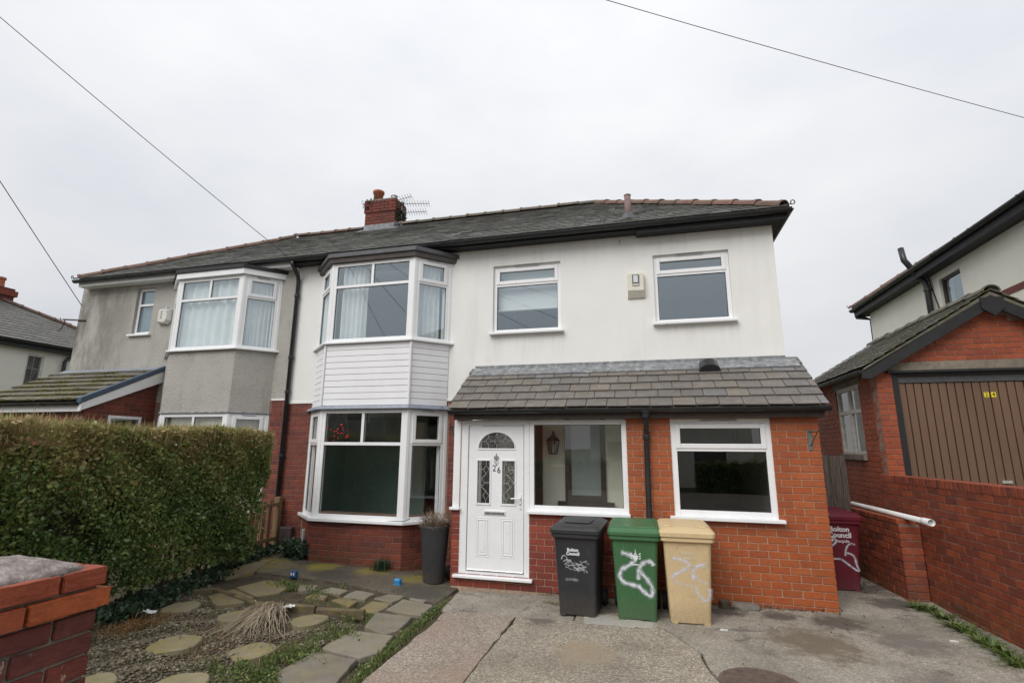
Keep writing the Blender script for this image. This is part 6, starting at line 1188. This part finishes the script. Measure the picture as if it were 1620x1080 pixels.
# stepping stones
for px, py, r, lab in ((287, 960, .20, 'round mossy stepping stone beside the kerb edging'), (276.5, 1018, .225, 'round yellow-mossed stepping stone alone in the gravel'), (397.6, 1030, .205, 'cracked round stepping stone below the straw clump'), (374, 974, .19, 'round stepping stone half covered by the straw clump'), (283, 1083, .22, 'round pale stepping stone cut by the lower picture edge'), (489, 981, .19, 'sunken stepping stone among weeds near the flagstone path'), (146, 1080, .17, 'small round stone at the foot of the gate pier')):
    p = onG(px, py); m = B().lathe([(r, -.05), (r, .018), (r-.012, .03), (0.01, .034)], (p[0], p[1], gz(*p[:2])-.018), 26)
    ph = random.uniform(0, 6); m.v = [(x+.010*math.sin(y*19+ph), y+.010*math.sin(x*23+ph), z+random.uniform(-.0015, .0015)+(x-p[0])*.03) for x, y, z in m.v]; o = m.obj('stepping_stone', 'stepping', None); tag(o, lab, 'stone', 'round stepping stones in the gravel')
# gravel: small pebbles on the bed
poly = np.array([onG(*p)[:2] for p in ((120, 1000), (221, 966), (295, 941), (345, 940), (405, 962), (500, 972), (575, 980), (545, 1000), (480, 1035), (430, 1075), (380, 1130), (200, 1250), (60, 1250))])
def inpoly(P, poly):
    c = np.zeros(len(P), bool); j = len(poly)-1
    for i in range(len(poly)):
        a, b_ = poly[i], poly[j]; t = ((a[1] > P[:, 1]) != (b_[1] > P[:, 1])) & (P[:, 0] < (b_[0]-a[0])*(P[:, 1]-a[1])/(b_[1]-a[1]+1e-12)+a[0]); c ^= t; j = i
    return c
def scatter(poly, n): lo, hi = poly.min(0), poly.max(0); P = RNG.uniform(lo, hi, (n, 2)); return P[inpoly(P, poly)]
def pebbles(name, P, size, mat):
    n = len(P); base = np.array([(1, 0, 0), (-.9, .2, 0), (.1, 1, 0), (-.1, -1, .1), (.1, 0, .75), (0, .1, -.7)]); T = np.array([(0, 2, 4), (2, 1, 4), (1, 3, 4), (3, 0, 4), (2, 0, 5), (1, 2, 5), (3, 1, 5), (0, 3, 5)])
    s_ = size*RNG.uniform(.5, 1.5, n); a = RNG.uniform(0, 6.28, n); V = base[None]*RNG.uniform(.7, 1.3, (n, 6, 1))*s_[:, None, None]*np.array([1, .75, .6]); c, s2 = np.cos(a), np.sin(a); x = V[:, :, 0]*c[:, None]-V[:, :, 1]*s2[:, None]; y = V[:, :, 0]*s2[:, None]+V[:, :, 1]*c[:, None]; V[:, :, 0] = x; V[:, :, 1] = y
    Z = np.array([gz(*p) for p in P])-.035+.018*np.sin(P[:, 0]*7+P[:, 1]*5)+.014*np.sin(P[:, 0]*13-P[:, 1]*11)+s_*.25; V[:, :, 0] += P[:, :1]; V[:, :, 1] += P[:, 1:]; V[:, :, 2] += Z[:, None]
    me = bpy.data.meshes.new(name); me.vertices.add(n*6); me.vertices.foreach_set('co', V.ravel()); li = (np.arange(n)[:, None, None]*6+T[None]).ravel(); me.loops.add(len(li)); me.loops.foreach_set('vertex_index', li); me.polygons.add(n*8); me.polygons.foreach_set('loop_start', np.arange(n*8)*3); me.polygons.foreach_set('loop_total', np.full(n*8, 3)); me.update()
    me.materials.append(M[mat]); o = bpy.data.objects.new(name, me); COL.objects.link(o); return o
P = scatter(poly, 26000); gv = pebbles('gravel', P, .017, 'pebble'); tag(gv, 'fine brown and grey gravel covering the front garden bed', 'gravel'); gv['kind'] = 'stuff'
dl_ = [RNG.uniform((-3.6, -.07), (0, -.0), (900, 2)), np.stack([1.19+RNG.uniform(-.12, .06, 900)+.0, RNG.uniform(-2.6, .6, 900)], 1), np.stack([RNG.normal(.93, .06, 500), RNG.uniform(.7, 2.4, 500)], 1), np.stack([RNG.uniform(0, .06, 200), RNG.uniform(0, 1.8, 200)], 1), np.stack([RNG.uniform(-8, -4.8, 700), RNG.normal(.30, .06, 700)], 1), RNG.uniform((-4.5, -4), (1.1, 0), (260, 2))]
gt = pebbles('wall_foot_contact_grit', np.concatenate(dl_), .008, 'pebble'); gt.location.z = .035; tag(gt, 'dark grit and soil crumbs added along the wall feet for contact darkness', 'grit'); gt['kind'] = 'stuff'  # crumbs added to stand in for contact shade where walls meet the ground
# weeds: grass along path, among flags, wall foot
def line(pts, n, sd):
    p = np.array([onG(*q)[:2] for q in pts]); seg = np.linalg.norm(np.diff(p, axis=0), axis=1); cum = np.concatenate([[0], np.cumsum(seg)]); t = RNG.uniform(0, cum[-1], n); i = np.clip(np.searchsorted(cum, t)-1, 0, len(seg)-1); f = (t-cum[i])/seg[i]; return p[i]+(p[i+1]-p[i])*f[:, None]+RNG.normal(0, sd, (n, 2))
def lift(P, dz=-.03): return np.stack([P[:, 0], P[:, 1], np.array([gz(*q) for q in P])+dz], 1)
def clump(P, k=2.6, th=.0): return P[(np.sin(P[:, 0]*k*3.1+1)+np.sin(P[:, 1]*k*4.3)+.7*np.sin((P[:, 0]+P[:, 1])*k*8)) > th]
W_ = [line(((706, 950), (640, 1005), (590, 1050), (545, 1090)), 4200, .032), clump(line(((520, 960), (600, 975), (560, 1010), (470, 1055)), 3600, .08)), clump(line(((430, 918), (470, 935), (520, 952), (560, 962)), 2600, .07), 2.6, .2), clump(line(((500, 925), (560, 928), (640, 938), (710, 944)), 2600, .05), 2.6, .3), clump(line(((400, 1065), (450, 1040), (520, 1000)), 5200, .16)), line(((452, 922), (468, 926)), 1500, .06), clump(line(((345, 1060), (420, 1075), (500, 1080)), 3500, .14)), clump(line(((240, 985), (330, 985), (420, 990)), 1200, .2), 2.6, .7), line(((860, 950), (885, 955)), 350, .03), line(((1100, 1022), (1140, 1068)), 60, .012), line(((1560, 1045), (1620, 1062)), 700, .06)]
P = np.concatenate(W_); gw_ = blades('grass_weeds', lift(P), .048, .005, 'weed', None, lean=.9, kind='stuff', seg=3); tag(gw_, 'short green grass and weeds sprouting between path and flagstones', 'grass'); gw_['kind'] = 'stuff'
P = np.concatenate([line(((690, 962), (620, 1022), (560, 1075)), 600, .03), clump(line(((520, 965), (560, 1000), (440, 1055)), 1500, .13)), clump(line(((440, 920), (520, 950)), 800, .08)), clump(line(((350, 1050), (450, 1070)), 1800, .15))]); bl = leaves('broadleaf_weeds', lift(P, .0)+np.array([0, 0, 1])*RNG.uniform(0, .03, (len(P), 1)), .028, RNG.uniform(0, .9, len(P)), 'weed', None, up=.6, aspect=.5, kind='stuff'); tag(bl, 'small broad-leaved weeds spreading over the garden bed', 'weeds'); bl['kind'] = 'stuff'
# dandelion rosettes at the retaining wall foot, each a plant
for i, (px, py) in enumerate(((1452, 962), (1470, 966), (1492, 978), (1512, 992), (1530, 1000), (1552, 1015), (1572, 1024), (1592, 1038), (1612, 1052))):
    p = onG(px, py, .0); n = 46; a = RNG.uniform(0, 6.28, n); R0 = np.tile([p[0], p[1], gz(*p[:2])-.01], (n, 1))+np.stack([np.cos(a), np.sin(a), 0*a], 1)*RNG.uniform(0, .07, (n, 1)); o = blades('weed_plant', R0, .10, .042, 'weed', None, lean=1.5, tone=np.clip(RNG.normal(.4, .2, n), 0, 1), dirs=np.stack([np.cos(a), np.sin(a), 0*a], 1), seg=4); tag(o, 'green dandelion-like weed rooted at the foot of the retaining wall', 'weed', 'weeds along the retaining wall foot')
# ivy
for pts, n, sd, lab in ((((150, 985), (230, 955), (300, 925), (340, 910)), 5200, .10, 'dark ivy creeping along the ground under the hedge'), (((340, 905), (385, 890), (430, 872)), 1300, .07, 'low ivy trailing along the fence foot'), (((455, 878), (480, 884)), 1500, .075, 'dark leafy ivy clump at the left foot of the bay')):
    P = line(pts, n, sd); z = RNG.uniform(0, .10 if n < 5000 else .07, len(P))+(RNG.uniform(0, .16, len(P)) if 'clump' in lab else 0); o = leaves('ivy_patch', lift(P, 0)+np.array([0, 0, 1])*z[:, None], .055, RNG.uniform(0, 1, len(P)), 'ivy', None, up=.3, aspect=.8); tag(o, lab, 'ivy')
p = onG(600, 902); n = 260; a = RNG.uniform(0, 6.28, n); R0 = np.tile([p[0], p[1]+.05, gz(*p[:2])], (n, 1))+RNG.normal(0, .05, (n, 3))*[1, 1, 0]; o = blades('fern', R0, .20, .012, 'ivy', None, lean=.9); tag(o, 'small dark wilted plant against the front of the bay', 'plant')
# straw clump
r0 = onG(432, 962); t0 = onG(376, 1018); n = 150; dv = (t0-r0)[:2]; Ld = np.linalg.norm(dv); dv /= Ld; V = B(); ST = thing('straw_clump', 'flattened clump of dry straw-coloured ornamental grass', 'grass clump', r0)
b = B()
for i in range(n):
    a = math.atan2(dv[1], dv[0])+random.gauss(.0, .19); L = Ld*random.uniform(.25, 1.0); hh = random.uniform(.0, .11); s_ = np.array([r0[0], r0[1]])+RNG.normal(0, .03, 2)+np.array([-dv[1], dv[0]])*random.gauss(0, .05); pts = []
    for t in np.linspace(0, 1, 6): q = s_+np.array([math.cos(a), math.sin(a)])*L*t+np.array([-math.sin(a), math.cos(a)])*.16*t*t*math.sin(i*1.7); q = q+RNG.normal(0, .012, 2)*t; pts.append((q[0], q[1], gz(*q)+.012+abs(hh*math.sin(min(1, t*1.05)*math.pi))**.8*.6+random.uniform(0, .02)*t))
    b.tube(pts, [.003, .003, .0026, .0024, .0018, .001], 4)
so2 = b.obj('dry_blades', 'straw', ST, recalc=False); at2 = so2.data.attributes.new('tone', 'FLOAT', 'FACE'); nf = len(so2.data.polygons); at2.data.foreach_set('value', np.repeat(RNG.uniform(0, 1, n), nf//n).astype(np.float32))
# litter, blue plastic, rubble
def crumple(name, px, py, s_, mat, lab, cat):
    p = onG(px, py, .02); n = 5; v = []
    for j in range(n):
        for i in range(n): v.append((p[0]+(i-2)*s_*.35+random.gauss(0, s_*.06), p[1]+(j-2)*s_*.2+random.gauss(0, s_*.06), p[2]+abs(random.gauss(0, s_*.16))))
    o = B().add(v, [(j*n+i, j*n+i+1, (j+1)*n+i+1, (j+1)*n+i) for j in range(n-1) for i in range(n-1)]).obj(name, mat, None); m = o.modifiers.new('s', 'SOLIDIFY'); m.thickness = .004; tag(o, lab, cat)
crumple('litter', 234, 944, .16, 'paper', 'crumpled grey wrapper in the ivy under the hedge', 'litter'); crumple('litter', 236, 968, .11, 'paper', 'flattened white wrapper on the gravel beside the kerb', 'litter'); crumple('litter', 456, 960, .09, 'paper', 'torn white paper scrap on the mossy kerb by the straw clump', 'litter')
def blue_box(px, py, lab, mat, mark):
    p = onG(px, py, .0); e = thing('blue_bracket', lab, 'plastic block', p); b = B(); b.prism([(p[0]-.055, p[1]-.04), (p[0]+.055, p[1]-.04), (p[0]+.055, p[1]+.04), (p[0]-.055, p[1]+.04)], p[2]-.01, p[2]+.010); b.loft([[(p[0]+x*.045, p[1]+y*.035, p[2]+z) for x, y in ((-1, -1), (1, -1), (1, 1), (-1, 1))] for z in (.01, .06)]+[[(p[0]+x*.034, p[1]+y*.028, p[2]+.078) for x, y in ((-1, -1), (1, -1), (1, 1), (-1, 1))]]); b.obj('block', mat, e, bevel=.004)
    if mark:
        for dx in (-.02, .02): B().box(p[0]+dx-.011, p[0]+dx+.011, p[1]-.038, p[1]-.034, p[2]+.018, p[2]+.055).obj('white_mark', 'print_white', e)
blue_box(465, 911, 'dark blue plastic block with white marks on the patio', 'blue_dark', True); blue_box(629, 924, 'bright blue plastic block on the patio in front of the bay', 'blue_plastic', False)
def rock(px, py, sx, sy, sz, mat, lab):
    p = onG(px, py); bm = bmesh.new(); bmesh.ops.create_icosphere(bm, subdivisions=2, radius=1)
    for v in bm.verts: c = v.co; k_ = 1+random.uniform(-.12, .12); v.co = Vector((max(-.8, min(.8, c.x))*sx*1.2*k_, max(-.8, min(.8, c.y))*sy*1.2*k_, max(-.6, min(.6, c.z))*sz*1.4+random.uniform(-.004, .004)))
    me = bpy.data.meshes.new('rubble'); bm.to_mesh(me); bm.free(); me.materials.append(M[mat]); o = bpy.data.objects.new('rubble_stone', me); COL.objects.link(o); o.location = (p[0], p[1], p[2]+sz*.5); o.rotation_euler = (0, .06, .15); tag(o, lab, 'stone')
rock(1181, 963, .16, .07, .05, 'rubble', 'flat grey broken stone at the foot of the orange brick wall'); rock(1147, 961, .06, .05, .07, 'rubble_brown', 'rough brown stone between the beige bin and the flat grey stone')
for (px, py, lab) in ((1509, 1014, 'white paper scrap on the concrete below the retaining wall'), (1145, 996, 'pale pebble on the concrete in front of the beige bin')): 
    p = onG(px, py, .004); o = B().prism([(p[0]-.04, p[1]-.012), (p[0]+.035, p[1]-.018), (p[0]+.045, p[1]+.012), (p[0]-.03, p[1]+.016)], p[2]-.002, p[2]+.008).obj('scrap', 'paper', None); tag(o, lab, 'litter')
n = 240; P = np.concatenate([RNG.uniform((-1.4, -.12), (0, -.01), (90, 2)), RNG.uniform((.55, .9), (.85, 1.7), (90, 2)), RNG.uniform((-4.6, -1.2), (1.1, -.1), (60, 2))]); V = lift(P, .004); o = leaves('leaf_litter', V, .035, RNG.uniform(.0, .6, len(P)), 'dead_twig', None, aspect=.6, kind='stuff'); tag(o, 'scattered dead leaves and grit on the concrete', 'debris')
P = np.concatenate([line(((165, 1000), (215, 985), (260, 975)), 900, .10), line(((250, 1000), (350, 1010), (420, 1040)), 500, .25), line(((470, 940), (560, 955)), 200, .12)]); o = leaves('needle_litter', lift(P, -.012), .06, np.clip(RNG.normal(.5, .2, len(P)), 0, 1), 'needle', None, aspect=.12, kind='stuff'); tag(o, 'orange-brown dead needles and stalks strewn over the gravel bed', 'debris')
# =================================================================== ACROSS THE ROAD (seen mirrored in the ground floor windows)
def far_house(x, lab, mat):
    e = thing('opposite_house', lab, 'house', (x, -24, 0), 'houses across the road'); b = B().box(x-4.5, x+4.5, -30, -24, -.3, 5.2); b.obj('wall', mat, e)
    b = B(); b.add([(x-4.8, -23.6, 5.1), (x+4.8, -23.6, 5.1), (x+4.8, -30.4, 5.1), (x-4.8, -30.4, 5.1), (x-2, -27, 7.4), (x+2, -27, 7.4)], [(0, 1, 5, 4), (2, 3, 4, 5), (1, 2, 5), (3, 0, 4), (3, 2, 1, 0)]); b.obj('roof', 'slate_far', e)
    for wx in (-2.6, 2.2):
        for wz in (1., 3.5): F = frame((x+wx-.9, -24, wz), (-1, 0, 0), (0, 1, 0)); w = B().box(x+wx-.95, x+wx+.95, -23.99, -23.93, wz, wz+1.3).obj('window', 'upvc', e); B().box(x+wx-.85, x+wx+.85, -23.929, -23.92, wz+.1, wz+1.2).obj('pane', 'interior_dark', w)
    B().box(x-.45, x+.45, -23.99, -23.94, 0, 2.05).obj('door', 'brown_wood', e)
for i, x in enumerate((-24, -12.5, -1, 10.5)): far_house(x, 'hip-roofed house across the road, mirrored in the ground floor windows', ['pebbledash', 'brick_garage', 'render_cream', 'brick_garage'][i])
for i, x in enumerate((-18, -6.5, 5)):
    hg = thing('far_hedge', 'garden hedge across the road, mirrored in the ground floor windows', 'hedge', (x, -19, 0), 'hedges across the road'); n = 9000; P = np.stack([RNG.uniform(x-5, x+5, n), -18.6-np.abs(RNG.normal(0, .2, n)), RNG.uniform(0, 1.3, n)], 1); leaves('foliage', P, .14, RNG.uniform(0, .5, n), 'hedge_leaf', hg); B().box(x-5, x+5, -19.6, -18.8, -.2, 1.2).obj('twig_mass', 'hedge_dark', hg)
